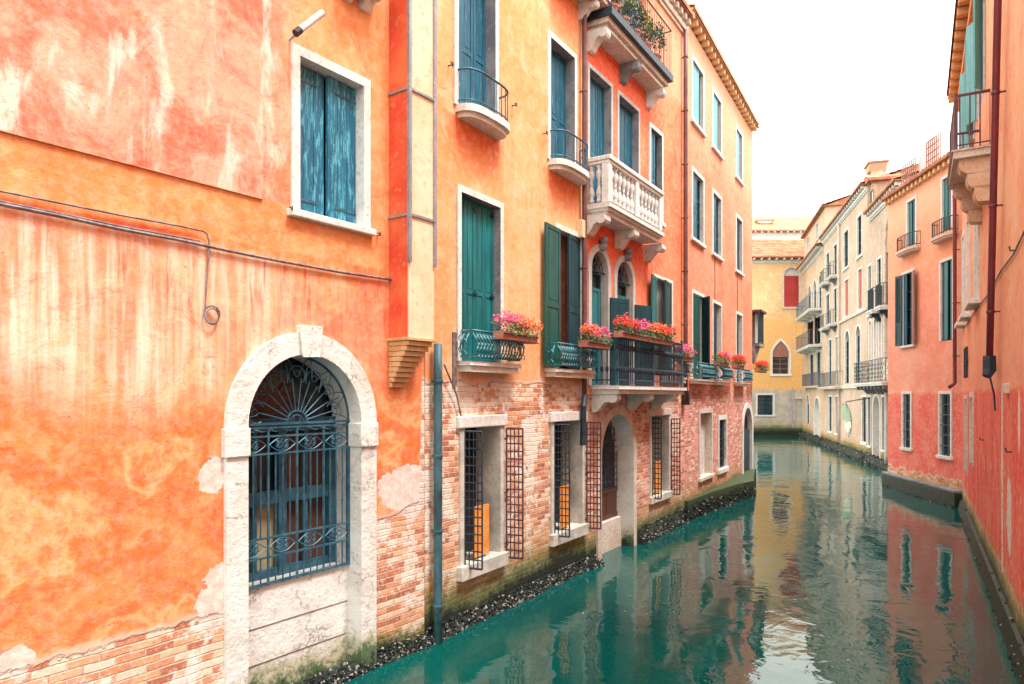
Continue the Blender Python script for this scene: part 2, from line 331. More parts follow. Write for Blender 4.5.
# ------------------------------------------------------------------ openings
def rect(s0, s1, z0, z1, w=0, wt=None):
    wt = w if wt is None else wt
    return [(s0-w, z0), (s0-w, z1+wt), (s1+w, z1+wt), (s1+w, z0)]
def arch(s0, s1, z0, zs, w=0, n=20, pointed=False):
    c = (s0+s1)/2; r = (s1-s0)/2+w; out = [(c-r, z0)]
    for i in range(n+1):
        a = PI-PI*i/n; x = math.cos(a)*r; z = math.sin(a)*r
        if pointed: z = z*1.0+(1-abs(x)/r)**1.6*r*.55
        out.append((c+x, zs+z))
    return out+[(c+r, z0)]
class Wall:
    def __init__(s, fac, root, length, height, material, depth=5.0, x0=0.0, name='wall', zb=-1.0, prof=None):
        s.h = []; s.fac = fac; s.root = root; s.x0 = x0; s.x1 = length; s.H = height; s.m = material; s.D = depth; s.name = name; s.zb = zb
    def hole(s, pts): s.h.append(pts)
    def build(s):
        outer = [(s.x0, s.zb), (s.x1, s.zb), (s.x1, s.H), (s.x0, s.H)]
        polys = [outer]+s.h; flat = [p for q in polys for p in q]
        tri = tessellate_polygon([[Vector((p[0], p[1], 0)) for p in q] for q in polys])
        b = MB(); b.add([(p[0], 0, p[1]) for p in flat], [t for t in tri])
        o = MB(); x0, x1, D, H, zb = s.x0, s.x1, s.D, s.H, s.zb
        b.add([(x0, 0, zb), (x1, 0, zb), (x1, D, zb), (x0, D, zb), (x0, 0, H), (x1, 0, H), (x1, D, H), (x0, D, H)],
              [(0, 4, 7, 3), (1, 2, 6, 5), (3, 7, 6, 2), (4, 5, 6, 7)])
        return b.build(s.name, s.m, s.root)
def surround(b, inner, outer, proud=.03, depth=.3, back=.01, rev=0):
    """stone border between two outlines with as many points: face, outer edge and reveal"""
    n = len(inner)
    for i in range(n-1):
        a, c, d, e = inner[i], inner[i+1], outer[i+1], outer[i]
        b.add([(a[0], -proud, a[1]), (c[0], -proud, c[1]), (d[0], -proud, d[1]), (e[0], -proud, e[1])], [(0, 1, 2, 3)])
        b.add([(e[0], -proud, e[1]), (d[0], -proud, d[1]), (d[0], back, d[1]), (e[0], back, e[1])], [(0, 1, 2, 3)])
        b.cur = rev; b.add([(a[0], -proud, a[1]), (c[0], -proud, c[1]), (c[0], depth, c[1]), (a[0], depth, a[1])], [(0, 3, 2, 1)]); b.cur = 0
    for p, q in ((inner[0], outer[0]), (inner[-1], outer[-1])):
        b.add([(p[0], -proud, p[1]), (q[0], -proud, q[1]), (q[0], back, q[1]), (p[0], back, p[1])], [(0, 1, 2, 3)])
def leaf(b, hs, hy, z0, h, w, ang, side, style='panel', th=.035):
    """a shutter leaf hinged at (hs, hy); side +1 runs away along +x when shut; ang opens it outwards"""
    dx, dy = math.cos(R(ang))*side, -math.sin(R(ang)); D = Vector((dx, dy, 0)); Nn = Vector((-dy, dx, 0)); O = Vector((hs, hy, z0))
    def bx(u0, u1, v0, v1, t, off=0):
        b.obox(O+D*(u0+u1)/2+Nn*off+Vector((0, 0, (v0+v1)/2)), D*(u1-u0)/2, Nn*t/2, Vector((0, 0, (v1-v0)/2)))
    if style == 'panel':
        bx(.01, w-.01, .01, h-.01, th*.45)
        st = min(.07, w*.18)
        bx(0, st, 0, h, th); bx(w-st, w, 0, h, th)
        for v in (0, h*.42, h-st): bx(st, w-st, v, v+st*1.1 if v < h-st-.01 else h, th)
        bx(st*1.7, w-st*1.7, st*1.9, h*.42-st*.8, th*.75); bx(st*1.7, w-st*1.7, h*.42+st*1.9, h-st*1.9, th*.75)
    elif style == 'plank':
        k = max(2, round(w/.16)); pw = w/k
        for i in range(k): bx(i*pw+.003, (i+1)*pw-.003, random.uniform(0, .008), h-random.uniform(0, .008), th+random.uniform(-.004, .004))
        bx(.01, w-.01, .02, h-.02, th*.4)
    elif style == 'louvre':
        st = .06; bx(0, st, 0, h, th); bx(w-st, w, 0, h, th)
        for v0, v1 in ((0, .08), (h*.3, h*.3+.07), (h-.08, h)): bx(st, w-st, v0, v1, th)
        bx(st, w-st, .08, h*.3, th*.5)
        bx(st, w-st, h*.3+.07, h-.08, th*.12, -.012)
        k = int((h*.7-.15)/.05)
        for i in range(k):
            zc = h*.3+.07+(i+.5)*(h*.7-.15)/k
            b.obox(O+D*w/2+Vector((0, 0, zc)), D*(w/2-st), Nn*.016+Vector((0, 0, -.014)), Vector((0, 0, .004)))
    elif style == 'lattice':
        k = max(3, round(w/.062)); m = max(4, round(h/.115))
        for i in range(k+1): b.tube([O+D*(w*i/k), O+D*(w*i/k)+Vector((0, 0, h))], .0105 if 0 < i < k else .015, 4)
        for j in range(m+1): b.tube([O+Vector((0, 0, h*j/m)), O+D*w+Vector((0, 0, h*j/m))], .0105 if 0 < j < m else .015, 4)
    return O, D, Nn
def straps(b, hs, hy, z0, h, w, ang, side, zs=(.1, .9), ln=.7):
    dx, dy = math.cos(R(ang))*side, -math.sin(R(ang)); D = Vector((dx, dy, 0)); Nn = Vector((-dy, dx, 0))
    for q in zs:
        for sg in (1, -1):
            b.obox(Vector((hs, hy, z0+h*q))+D*w*ln/2+Nn*.022*sg, D*w*ln/2, Nn*.004, Vector((0, 0, .014)))
def window(W, s0, s1, z0, z1, fw=.1, depth=.28, stone='white_stone', sill=.08, leaves=(), pane='glass', arched=False, top=None, sillout=.08, board=None,
           frame=True, label=None, mull='dark_teal_wood', pointed=False, name='window', grille=None, curtain=None, glaze=True, reveal=None):
    """one window: the stone surround is the part, everything fixed in it a sub-part"""
    zs = z1-(s1-s0)/2 if arched else z1
    gen = (lambda w: arch(s0, s1, z0, zs, w, pointed=pointed)) if arched else (lambda w: rect(s0, s1, z0, z1, w, w if top is None else top))
    inner = gen(0); outer = gen(fw); W.hole([(p[0]*.5+q[0]*.5, p[1]*.5+q[1]*.5-(.0 if 0 < i < len(inner)-1 else .01)) for i, (p, q) in enumerate(zip(inner, outer))])
    b = MB(); surround(b, inner, outer, .03, depth, rev=1)
    o = b.build(name, [stone, reveal or stone], W.root)
    if label: o['label'] = label
    ztop = max(p[1] for p in inner)
    if sill:
        q = MB(); q.box(s0-fw-.05, s1+fw+.05, -sillout, depth, z0-sill, z0); q.build('sill', stone, o, .012)
    q = MB(); q.box(s0-.1, s1+.1, depth, depth+.02, z0-.1, ztop+.1)
    q.build('pane' if pane == 'glass' else 'backing', pane, o)
    if pane == 'glass' and glaze:
        q = MB(); wd = s1-s0; yy = depth-.045; st = .045
        for x in (s0, s1-st, (s0+s1)/2-st/2): q.box(x, x+st, yy, depth-.003, z0, ztop if x == (s0+s1)/2-st/2 else zs)
        nb = max(2, round((z1-z0)/.6))
        for i in range(nb+1):
            zc = z0+(zs-z0-st)*i/nb; q.box(s0+st, s1-st, yy+.004, depth-.004, zc, zc+st)
        q.build('sash', mull, o)
    for L in leaves:      # (side, width, angle, style, material, optional z0, h, inset)
        side, lw, ang, style, m = L[:5]; ex = L[5] if len(L) > 5 else {}
        q = MB(); hs = s0+.005 if side > 0 else s1-.005; hs += ex.get('ds', 0); hy = ex.get('y', .1); lz = z0+.01+ex.get('dz', 0); lh = ex.get('h', zs-z0-.02)
        leaf(q, hs, hy, lz, lh, lw, ang, side, style)
        lf = q.build('iron_grille' if style == 'lattice' else 'shutter', m, o)
        if 'strap' in ex:
            q = MB(); straps(q, hs, hy, lz, lh, lw, ang, side, ln=.75); q.build('strap_hinge', ex['strap'], o)
        if style == 'lattice':
            q = MB()
            for f in (.08, .5, .92):
                e = hs+math.cos(R(ang))*side*.02
                q.tube([(hs, .05, lz+lh*f), (e, hy, lz+lh*f), (e, hy-.02, lz+lh*f+.05)], .014, 5)
            q.build('hinge_hook', 'iron_dark', o)
    if board:
        q = MB(); q.box(s0+(s1-s0)*board[3], s0+(s1-s0)*board[1], depth*.04, depth*.04+.02, z0+.03, z0+(z1-z0)*board[2]); q.build('board', board[0], o)
    if curtain:
        q = MB(); n = 24
        vs = []
        for i in range(n+1):
            x = s0+(s1-s0)*i/n; y = depth-.06+.012*math.sin(i*1.9)
            vs += [(x, y, z0+.05), (x, y, zs)]
        q.add(vs, [(2*i, 2*i+2, 2*i+3, 2*i+1) for i in range(n)]); q.build('curtain', curtain, o)
    if grille:
        q = MB(); k = max(3, round((s1-s0)/.16)); yb = grille[1] if len(grille) > 1 else -.01
        for i in range(1, k): x = s0+(s1-s0)*i/k; q.tube([(x, yb, z0), (x, yb, zs+math.sqrt(max(0, ((s1-s0)/2)**2-(x-(s0+s1)/2)**2)) if arched else z1)], .011, 5)
        m = max(2, round((zs-z0)/.3))
        for j in range(1, m+1 if arched else m): zc = z0+(zs-z0)*j/m; q.tube([(s0, yb, zc), (s1, yb, zc)], .011, 5)
        q.build('iron_grille', grille[0], o)
    return o

# ------------------------------------------------------------------ balconies
def plan_path(s0, s1, p, kind='box', n=24, y0=0.0):
    if kind == 'box': return [(s0, -y0), (s0, -p), (s1, -p), (s1, -y0)]
    out = []
    for i in range(n+1):
        a = i/n
        if kind == 'bow':
            t = PI*(1-a); e = 2.6 if True else 2
            cx, sy = math.cos(t), math.sin(t)
            x = (s0+s1)/2+(s1-s0)/2*math.copysign(abs(cx)**.55, cx); y = -p*abs(sy)**.7
        out.append((x, y))
    return out
def walk(path, step):
    P = [Vector((x, y, 0)) for x, y in path]; L = [0]
    for i in range(len(P)-1): L.append(L[-1]+(P[i+1]-P[i]).length)
    n = max(2, round(L[-1]/step)); out = []
    for k in range(n+1):
        d = L[-1]*k/n; i = 0
        while i < len(P)-2 and L[i+1] < d: i += 1
        t = (d-L[i])/max(L[i+1]-L[i], 1e-9); p = P[i].lerp(P[i+1], t); dd = (P[i+1]-P[i]).normalized(); out.append((p, Vector((dd.y, -dd.x, 0))))
    return out      # point and outward direction
def slab(s0, s1, p, z0, z1, kind='box', stone='white_stone', steps=((0, 0, .55), (.04, .55, 1.0)), parent=None, name='balcony'):
    b = MB(); H = z1-z0
    for ins, a, c in reversed(steps) if False else steps:
        pth = plan_path(s0-ins, s1+ins, p+ins, kind, 16); pts = [(x, y) for x, y in pth]
        if kind == 'bow': pts = [(s0-ins, .02)]+pts+[(s1+ins, .02)]
        else: pts = [(s0-ins, .02), (s0-ins, -p-ins), (s1+ins, -p-ins), (s1+ins, .02)]
        b.prism(pts, 'z', z0+H*a+(0.0 if a == 0 else .001), z0+H*c)
    return b.build(name, stone, parent, .008)
def railing(s0, s1, p, z0, h, kind='box', m='iron_teal', step=.1, basket=0, scroll=False, parent=None, rt=.011, double=False, flat=False, spear=False, inset=.03):
    b = MB(); path = plan_path(s0+inset, s1-inset, p-inset, kind)
    if kind == 'bow': path = [(s0+inset, 0)]+path+[(s1-inset, 0)] if False else path
    for zc, r in ((h, .016), (.06, .012)) + (((h*.86, .01),) if double else ()):
        b.tube([(x, y, z0+zc) for x, y in path], r, 5)
    for p_, nn in walk(path, step):
        if basket:
            pts = []
            for i in range(9):
                a = i/8; off = basket*math.sin(min(1, a*1.15)*PI)**.8*(1-a*.35) if a < .87 else 0
                pts.append((p_.x+nn.x*off, p_.y+nn.y*off, z0+.06+(h-.06)*a))
            b.tube(pts, rt, 4)
        else: b.tube([(p_.x, p_.y, z0+.02), (p_.x, p_.y, z0+h+(.05 if spear else 0))], rt, 4)
        if scroll:
            tn = Vector((-nn.y, nn.x, 0)); q = step*.36
            for zc in (h*.3, h*.68):
                pts = []
                for i in range(11):
                    a = i/10*2*PI; off = basket*.85 if basket else 0
                    v = p_+nn*off+tn*math.sin(a)*q; pts.append((v.x, v.y, z0+zc+math.sin(a/2)*.0+(a/(2*PI)-.5)*h*.32))
                b.tube(pts, rt*.8, 4)
    return b.build('railing', m, parent)
def bracket(s, w, p, ztop, h, parent, stone='white_stone'):
    pr = [(.02, ztop), (-p, ztop), (-p, ztop-h*.28), (-p*.93, ztop-h*.42), (-p*.78, ztop-h*.46), (-p*.66, ztop-h*.40), (-p*.5, ztop-h*.48), (-p*.34, ztop-h*.72), (-p*.2, ztop-h*.95), (-p*.08, ztop-h), (.02, ztop-h)]
    b = MB(); b.prism(pr, 'x', s-w/2, s+w/2); return b.build('bracket', stone, parent, .008)
def pipe(parent, s, y, z0, z1, r, m, name='downpipe', clamps=3, lean=0.0, shoe=False):
    b = MB(); pts = [(s+lean*(z1-z)/(z1-z0+1e-6), y, z) for z in [z0+(z1-z0)*i/8 for i in range(9)]]
    if shoe: pts = [(pts[0][0], y-.16, z0-.14), (pts[0][0], y-.03, z0-.04)]+pts
    b.tube(pts, r, 10); o = b.build(name, m, parent, smooth=True)
    for i in range(clamps):
        q = MB(); f = (i+.5)/clamps; zc = z0+(z1-z0)*f; x = s+lean*(1-f)
        q.lathe((x, y, zc), [(r*1.18, -.02), (r*1.25, 0), (r*1.18, .02)], 10); q.box(x-.01, x+.01, y, .03, zc-.012, zc+.012)
        q.build('pipe_clamp', m, o)
    return o
def crust(parent, s0, s1, n, zc=.05, out=.1, base=.16, r=(.012, .035), band=.1):
    """black tide shelf with shells along the foot of the wall"""
    b = MB(); k = max(6, int((s1-s0)/.18)); top = []; 
    for i in range(k+1):
        x = s0+(s1-s0)*i/k; q = noise.noise(Vector((x*1.7, 3, 0)))*.05; q2 = noise.noise(Vector((x*2.3, 9, 0)))*.05
        e = min(1, i/3, (k-i)/3)
        b.v += [(x, .02, base+q2+.04), (x, (-out*.4-q)*e+.01, base+q2), (x, (-out-q*1.4)*e, base*.35+q2*.5), (x, (-out*1.25-q)*e, -.5)]
    for i in range(k):
        for j in range(3): b.f.append((i*4+j, i*4+j+1, i*4+j+5, i*4+j+4)); b.mi.append(0)
    o = b.build('tide_crust', 'barnacle', parent)
    q = MB()
    for i in range(n):
        x = random.uniform(s0, s1); h = min(1, abs(random.gauss(0, .55))); zc_ = -.02+h*(base+band)
        d = .02+out*1.2*(1-h)+noise.noise(Vector((x*1.7, 3, 0)))*.06
        q.cur = 1 if random.random() < .22 else 0
        q.lump((x, -max(.01, d), zc_), random.uniform(*r), .45)
    o = q.build('barnacles', ['barnacle', 'shell_light'], parent); o['kind'] = 'stuff'

def tiles(parent, s0, s1, z, over=.45, run=3.0, slope=.32, m='terracotta_roof', pitch=.2, dent=True, dm='white_stone', dstep=.32, name='roof', cornice=True, thick=.05):
    """sloping tiled roof with rounded tiles, its eave standing out over the wall"""
    b = MB(); n = max(2, round((s1-s0)/pitch)); per = 6; rows = 9
    xs = [s0+(s1-s0)*i/(n*per) for i in range(n*per+1)]
    def hz(i): return .055*abs(math.sin(PI*i/per))
    for r_ in range(rows):
        for e, up in ((0, .03), (1, 0.0)):
            f = (r_+e)/rows; y = -over+(run+over)*f
            for i, x in enumerate(xs): b.v.append((x, y, z+slope*(y+over)+hz(i)+up+.05))
    w_ = len(xs)
    for r_ in range(rows*2-1):
        for i in range(w_-1): b.f.append((r_*w_+i, r_*w_+i+1, (r_+1)*w_+i+1, (r_+1)*w_+i)); b.mi.append(0)
    b.add([(x, -over, z) for x in xs]+[(x, -over, z+hz(i)+.08) for i, x in enumerate(xs)], [(i, i+1, w_+i+1, w_+i) for i in range(w_-1)])
    b.box(s0, s1, -over+.03, run, z-.02, z+.02)
    # back pitch
    zt = z+slope*(run+over)+.05
    b.add([(s0, run, zt), (s1, run, zt), (s1, 2*run+over, z), (s0, 2*run+over, z)], [(0, 1, 2, 3)])
    b.add([(s0, 0, z), (s0, run, zt), (s0, 2*run, z)], [(0, 1, 2)]); b.add([(s1, 0, z), (s1, run, zt), (s1, 2*run, z)], [(0, 2, 1)])
    o = b.build(name, m, parent)
    if dent:
        k = min(100, max(2, round((s1-s0)/dstep))); first = None
        for i in range(k):
            x = s0+(s1-s0)*(i+.5)/k
            if first is None:
                q = MB(); q.box(-.06, .06, -over+.08, .02, -.16, -.022); first = e_ = q.build('eave_bracket', dm, o)
            else: e_ = first.copy(); col.objects.link(e_); e_.parent = o
            e_.location = (x, 0, z)
    if cornice:
        q = MB(); q.box(s0, s1, -.1, .02, z-.30, z-.162); q.box(s0, s1, -.05, .02, z-.38, z-.302); q.build('cornice', dm, parent)
    return o
def chimney(parent, s, y, z0, h, w=.5, m='white_stone', top='terracotta_roof'):
    b = MB(); b.box(s-w/2, s+w/2, y-w/2, y+w/2, z0, z0+h*.7); b.prism([(s-w/2, z0+h*.7), (s+w/2, z0+h*.7), (s+w*.85, z0+h*.95), (s-w*.85, z0+h*.95)], 'y', y-w*.7, y+w*.7)
    o = b.build('chimney', m, parent)
    q = MB(); q.box(s-w*.95, s+w*.95, y-w*.8, y+w*.8, z0+h*.95, z0+h); q.build('chimney_cap', top, o)

# ------------------------------------------------------------------ water and canal bed
b = MB(); b.add([(-120, -60, 0), (160, -60, 0), (160, 240, 0), (-120, 240, 0)], [(0, 1, 2, 3)])
N = NT('canal_water')
V = N.obj
r1 = N.noise(N.vmul(V, (1.0, .8, 1)), 1.1, 3, .5, .8); r2 = N.noise(N.vmul(V, (1, .9, 1)), 4.5, 3, .55, .6); r0 = N.noise(V, .28, 2, .5, .3)
hgt = N.math('ADD', N.math('MULTIPLY', r1, .8), N.math('MULTIPLY', r2, .12)); calm = N.ss(r0, .35, .65, .45, 1.0)
hgt = N.math('MULTIPLY', hgt, calm)
lam = N.ss(r0, .4, .6)
WATER = N.done(N.mix(lam, (.001, .085, .075), (.003, .066, .062)), .03, N.bump(hgt, .42, .06), 0, .5)
N.b.inputs['IOR'].default_value = 1.5; N.b.inputs['Specular Tint'].default_value = (.72, 1.0, .97, 1)
wo = b.build('canal_water', WATER); tag(wo, kind='structure')
b = MB(); b.add([(-600, -600, -1.6), (600, -600, -1.6), (600, 900, -1.6), (-600, 900, -1.6)], [(0, 1, 2, 3)])
M['mud'] = mat('mud', (.05, .06, .04), (.07, .08, .05), .5, .9, .2)
tag(b.build('canal_bed', 'mud'), kind='structure')

fl_ = MB()
for i in range(46):
    t_ = random.random(); Y_ = 10+9*t_; X_ = -6.72+.626*Y_+.9+abs(random.gauss(0, 1.2)); a_ = random.uniform(0, PI); r_ = random.uniform(.015, .05)
    fl_.add([(X_+r_*math.cos(a_), Y_+r_*math.sin(a_), .004), (X_+.4*r_*math.cos(a_+1.6), Y_+.4*r_*math.sin(a_+1.6), .008), (X_-r_*math.cos(a_), Y_-r_*math.sin(a_), .004), (X_-.4*r_*math.cos(a_+1.6), Y_-.4*r_*math.sin(a_+1.6), .006)], [(0, 1, 2, 3)])
tag(fl_.build('floating_leaves', 'yellow_leaf'), 'scattered small leaves floating on the water by the left bank', 'leaves', kind='stuff')
# ================================================================== HOUSE 1: near orange house, left
F1 = Facade(*lineF(-7.49, .711, -2.0, 8.957))
h1 = F1.root('orange_house', 'nearest house on the left, peeling orange stucco around a white stone water gate', 'house')
d1 = F1.at(222); d2 = F1.at(379)
args = wall_mat('near_orange_stucco', (.78, .155, .035), (.84, .24, .065), (.90, .44, .19), 1.12, rag=.10, sS=(0., 14.),
    stops=[(0, 1.14), (F1.at(366), 1.14), (F1.at(370), 1.72), (F1.at(420.3), 1.85), (F1.at(421.5), 3.4), (14., 3.5)],
    brick=((.60, .19, .10), (.70, .32, .17)), white=(.86, .79, .71), wamt=.44, streak=.35, mottle=.75, dark=(.72, .10, .03),
    spots=[(F1.at(211), 2.45, .17, .2), (F1.at(216), 1.35, .2, .3), (F1.at(15), 1.2, .14, .1), (F1.at(404), 2.0, .42, .34)], alg=.3, seed=2.3, bs=.6)
N, P, X, c, n1, n2, n3, nf, kk = args
bl = N.noise(N.vadd(P, (3.7, 21, 0)), .75, 8, .60, .25); ton = N.ramp(bl, [(.30, (.74, .085, .022)), (.40, (.82, .19, .05)), (.45, (.84, .30, .10)), (.49, (.80, .16, .04)), (.53, (.82, .21, .055)), (.57, (.88, .46, .20)), (.61, (.83, .22, .06)), (.70, (.86, .36, .13))])
low = N.ss(N.math('ADD', N.z, N.math('MULTIPLY', N.math('SUBTRACT', n1, .5), 1.6)), 3.6, 2.7)
c = N.mix(N.math('MULTIPLY', low, .85), c, ton)
# dripping lime under the cable, old pale coat above the ledge
zw = N.math('ADD', N.z, N.math('MULTIPLY', N.math('SUBTRACT', n1, .5), .9))
drip = N.noise(N.vmul(P, (9, .5, 1)), 1, 6, .62, .25); drip2 = N.noise(N.vmul(N.vadd(P, (7, 0, 0)), (3.0, .4, 1)), 1, 5, .6)
band = N.math('MULTIPLY', N.ss(zw, 2.9, 3.6), N.ss(N.z, 4.66, 4.5))
band = N.math('MULTIPLY', band, N.ss(X, F1.at(330), F1.at(230), .25, 1.0))
dm = N.ss(N.math('ADD', N.math('MULTIPLY', drip, .6), N.math('MULTIPLY', drip2, .4)), .42, .60)
c = N.mix(N.math('MULTIPLY', band, N.math('ADD', N.math('MULTIPLY', dm, .75), .22)), c, (.92, .70, .55))
rs = N.ss(N.noise(N.vmul(N.vadd(P, (2.2, 5, 0)), (10, .8, 1)), 1, 5, .6), .56, .68)
c = N.mix(N.math('MULTIPLY', N.math('MULTIPLY', rs, N.ss(N.z, 3.4, 4.3)), N.math('MULTIPLY', N.ss(N.z, 4.66, 4.5), .8)), c, (.72, .10, .04))
led = N.ss(N.z, 4.66, 4.72)
c = N.mix(N.math('MULTIPLY', led, .8), c, N.mix(N.ss(n2, .4, .6), (.86, .40, .16), (.82, .24, .07)))
up = N.math('MULTIPLY', N.ss(N.z, 5.15, 5.17), N.ss(X, F1.at(325), F1.at(262)))
pk = N.noise(N.vadd(P, (11, 4, 0)), 1.1, 9, .68, .7); pk2 = N.noise(N.vmul(N.vadd(P, (1, 14, 0)), (2.0, .55, 1)), 1.3, 7, .62, .5)
pkc = N.mix(N.ss(pk, .42, .58), (.80, .17, .10), (.85, .37, .26)); pkc = N.mix(N.ss(pk2, .50, .62, 0, .85), pkc, (.90, .72, .62)); pkc = N.mix(N.ss(pk2, .42, .32, 0, .8), pkc, (.78, .17, .09))
c = N.mix(up, c, pkc)
up2 = N.math('MULTIPLY', N.ss(N.z, 5.15, 5.4), N.ss(X, F1.at(262), F1.at(325)))
c = N.mix(N.math('MULTIPLY', up2, .6), c, N.mix(N.ss(pk, .4, .6), (.83, .27, .09), (.87, .42, .19)))
W1M = wall_fin((N, P, X, c, n1, n2, n3, nf, kk))
W1 = Wall(F1, h1, F1.L, 10.6, W1M)
ws0, ws1 = F1.at(298.5), F1.at(362.5); wz0, wz1 = F1.z(298, 211), F1.z(298, 56)
wm = (ws0+ws1)/2
window(W1, ws0, ws1, wz0, wz1, .10, .22, leaves=[(1, (ws1-ws0)/2-.012, -2, 'plank', 'peeling_blue_wood', {'strap': 'iron_blue', 'y': .13}), (-1, (ws1-ws0)/2-.012, 4, 'plank', 'peeling_blue_wood', {'strap': 'iron_blue', 'y': .13})], pane='void', label='square window with peeling blue plank shutters')
# --- water gate
gs0, gs1 = F1.at(245.5), F1.at(358.5); gr = (gs1-gs0)/2; zsp = 2.90; fw = .235; gc = (gs0+gs1)/2
zin = -.6
inner = arch(gs0, gs1, zin, zsp, 0, 28); outer = arch(gs0, gs1, zin, zsp, fw, 28)
W1.hole([((p[0]+q[0])/2, (p[1]+q[1])/2) for p, q in zip(inner, outer)])
b = MB(); surround(b, inner, outer, .05, .45)
gate = b.build('water_gate', 'door_stone', h1)
q = MB()
for s_ in (gs0-fw/2, gs1+fw/2):
    q = MB(); q.box(s_-fw/2-.025, s_+fw/2+.012, -.075, .3 if s_ > gc else .02, 2.60, 2.88); q.build('impost', 'door_stone', gate, .012)
q = MB(); q.prism([(gc-.10, zsp+gr-.02), (gc+.10, zsp+gr-.02), (gc+.135, zsp+gr+fw+.06), (gc-.135, zsp+gr+fw+.06)], 'y', -.085, .1)
q.build('keystone', 'door_stone', gate, .012)
yg = .16
q = MB(); zr = 1.23; dz = [zr, .80, .42, .02, -.6]
for i in range(4): q.box(gs0-.02, gs1+.02, yg+.02+.012*i-.03*(i > 2), yg+.4, dz[i+1]+.006, dz[i])
q.build('stone_infill', 'door_stone', gate, .01)
q = MB(); q.box(gs0-.1, gs1+.1, .62, .66, zr-.2, zsp+gr+.1); q.build('backing', 'void', gate)
# timber doors and glass behind the iron
q = MB(); 
q.box(gs0, gs1, .40, .46, 2.02, 2.16); q.box(gs0, gs1, .40, .46, 2.80, 2.95); q.box(gs0, gs1, .40, .46, zr, zr+.09)
for s_ in (gs0+.0, gc-.06, gs1-.1): q.box(s_, s_+.1, .39, .47, zr, 2.95)
for s_ in (gs0+.36, gs1-.44): q.box(s_, s_+.05, .41, .46, zr, 2.9)
q.build('door_frame', 'iron_blue', gate)
q = MB(); q.box(gs0, gc, .5, .52, zr, 2.0); q.build('cream_panel', mat('cream_panel', (.5, .42, .24), (.4, .33, .2), 2), gate)
q = MB(); q.box(gc, gs1, .5, .52, zr, 2.9); q.build('brown_panel', 'brown_wood', gate)
q = MB(); q.box(gs0, gs1, .52, .54, zr, 3.7); q.build('pane', 'glass', gate)
# wrought iron gate
q = MB()
def ring(cx, cz, rx, rz, r, n=14, y=yg, a0=0, a1=2*PI):
    q.tube([(cx+rx*math.cos(a0+(a1-a0)*i/n), y, cz+rz*math.sin(a0+(a1-a0)*i/n)) for i in range(n+1)], r, 5)
def spiral(cx, cz, r0, turns, sgn, start, r=.005, n=14):
    q.tube([(cx+sgn*r0*(1-.8*i/n)*math.cos(start+turns*2*PI*i/n), yg, cz+r0*(1-.8*i/n)*math.sin(start+turns*2*PI*i/n)) for i in range(n+1)], r, 4)
zt = 2.80
for z_, r_ in ((zr+.02, .018), (zt+.10, .018), (zt+.06, .012), (zt-.03, .014), (zt-.21, .014), (1.52, .014), (1.72, .014)): q.box(gs0, gs1, yg-r_*.7, yg+r_*.7, z_-r_*.7, z_+r_*.7)
nb = 16
for i in range(nb+1):
    x = gs0+.012+(gs1-gs0-.024)*i/nb; heavy = i % 4 == 0
    for a, c_ in ((zr, 1.52), (1.72, zt-.21)) if not heavy else ((zr, zt+.05),):
        q.tube([(x, yg, a), (x, yg, c_)], .014 if heavy else .0085, 5)
q.box(gs0, gs0+.03, yg-.02, yg+.02, zr, zsp); q.box(gs1-.03, gs1, yg-.02, yg+.02, zr, zsp)
for j, zc in enumerate((zt-.12, 1.62)):
    for i in range(4):
        xc = gs0+(gs1-gs0)*(i+.5)/4; hw = (gs1-gs0)/8-.02
        for sg in (1, -1):
            q.tube([(xc-hw+2*hw*k/10, yg, zc+sg*.075*math.sin(PI*k/10)) for k in range(11)], .006, 4)
            ring(xc-sg*.035, zc, .032, .03, .005); 
            for s2 in (1, -1): spiral(xc+sg*.05, zc+s2*.025, .025, 1.2, sg, 0)
        ring(xc, zc+.035, .02, .025, .005); ring(xc, zc-.035, .02, .025, .005)
# twisted cable bar
q.tube([(gs0+(gs1-gs0)*k/60, yg+.01*math.cos(k*.9), zt+.03+.012*math.sin(k*.9)) for k in range(61)], .006, 4)
zc0 = zsp+.0
ring(gc, zc0, gr-.012, gr-.012, .014, 36, yg, 0, PI); ring(gc, zc0, .13, .13, .012, 14, yg, 0, PI); ring(gc, zc0, .09, .09, .007, 12, yg, 0, PI)
ring(gc, zc0+.04, .045, .045, .006)
nr = 13
for i in range(nr+1):
    a = PI*i/nr; ca, sa = math.cos(a), math.sin(a); rm = gr*.66
    if 0 < i < nr: q.tube([(gc+ca*.13, yg, zc0+sa*.13), (gc+ca*rm, yg, zc0+sa*rm)], .007, 4)
for i in range(7):
    a = PI*(i+.5)/7; ca, sa = math.cos(a), math.sin(a); rc = gr*.70; rr = gr*.145
    q.tube([(gc+ca*rc+rr*math.cos(a+k/16*1.5*PI+.25*PI+PI*.0-PI), yg, zc0+sa*rc+rr*math.sin(a+k/16*1.5*PI+.25*PI-PI)) for k in range(17)], .007, 4)
    for sg in (1, -1):
        q.tube([(gc+math.cos(a)*(rc-.02+.08*k/8)+sg*-math.sin(a)*.035*math.sin(k/8*PI), yg, zc0+math.sin(a)*(rc-.02+.08*k/8)+sg*math.cos(a)*.035*math.sin(k/8*PI)) for k in range(9)], .006, 4)
for i in range(8):
    a = PI*i/7; ca, sa = math.cos(a), math.sin(a)
    for sg in (1, -1):
        da = sg*.16
        q.tube([(gc+math.cos(a+da*(1-k/8)**.6)*gr*(.72+.26*k/8), yg, zc0+math.sin(a+da*(1-k/8)**.6)*gr*(.72+.26*k/8)) for k in range(9)], .006, 4)
    q.tube([(gc+ca*gr*.66, yg, zc0+sa*gr*.66), (gc+ca*gr*.9, yg, zc0+sa*gr*.9)], [.01, .004], 4)
q.build('iron_gate', 'iron_blue', gate)
W1.build()
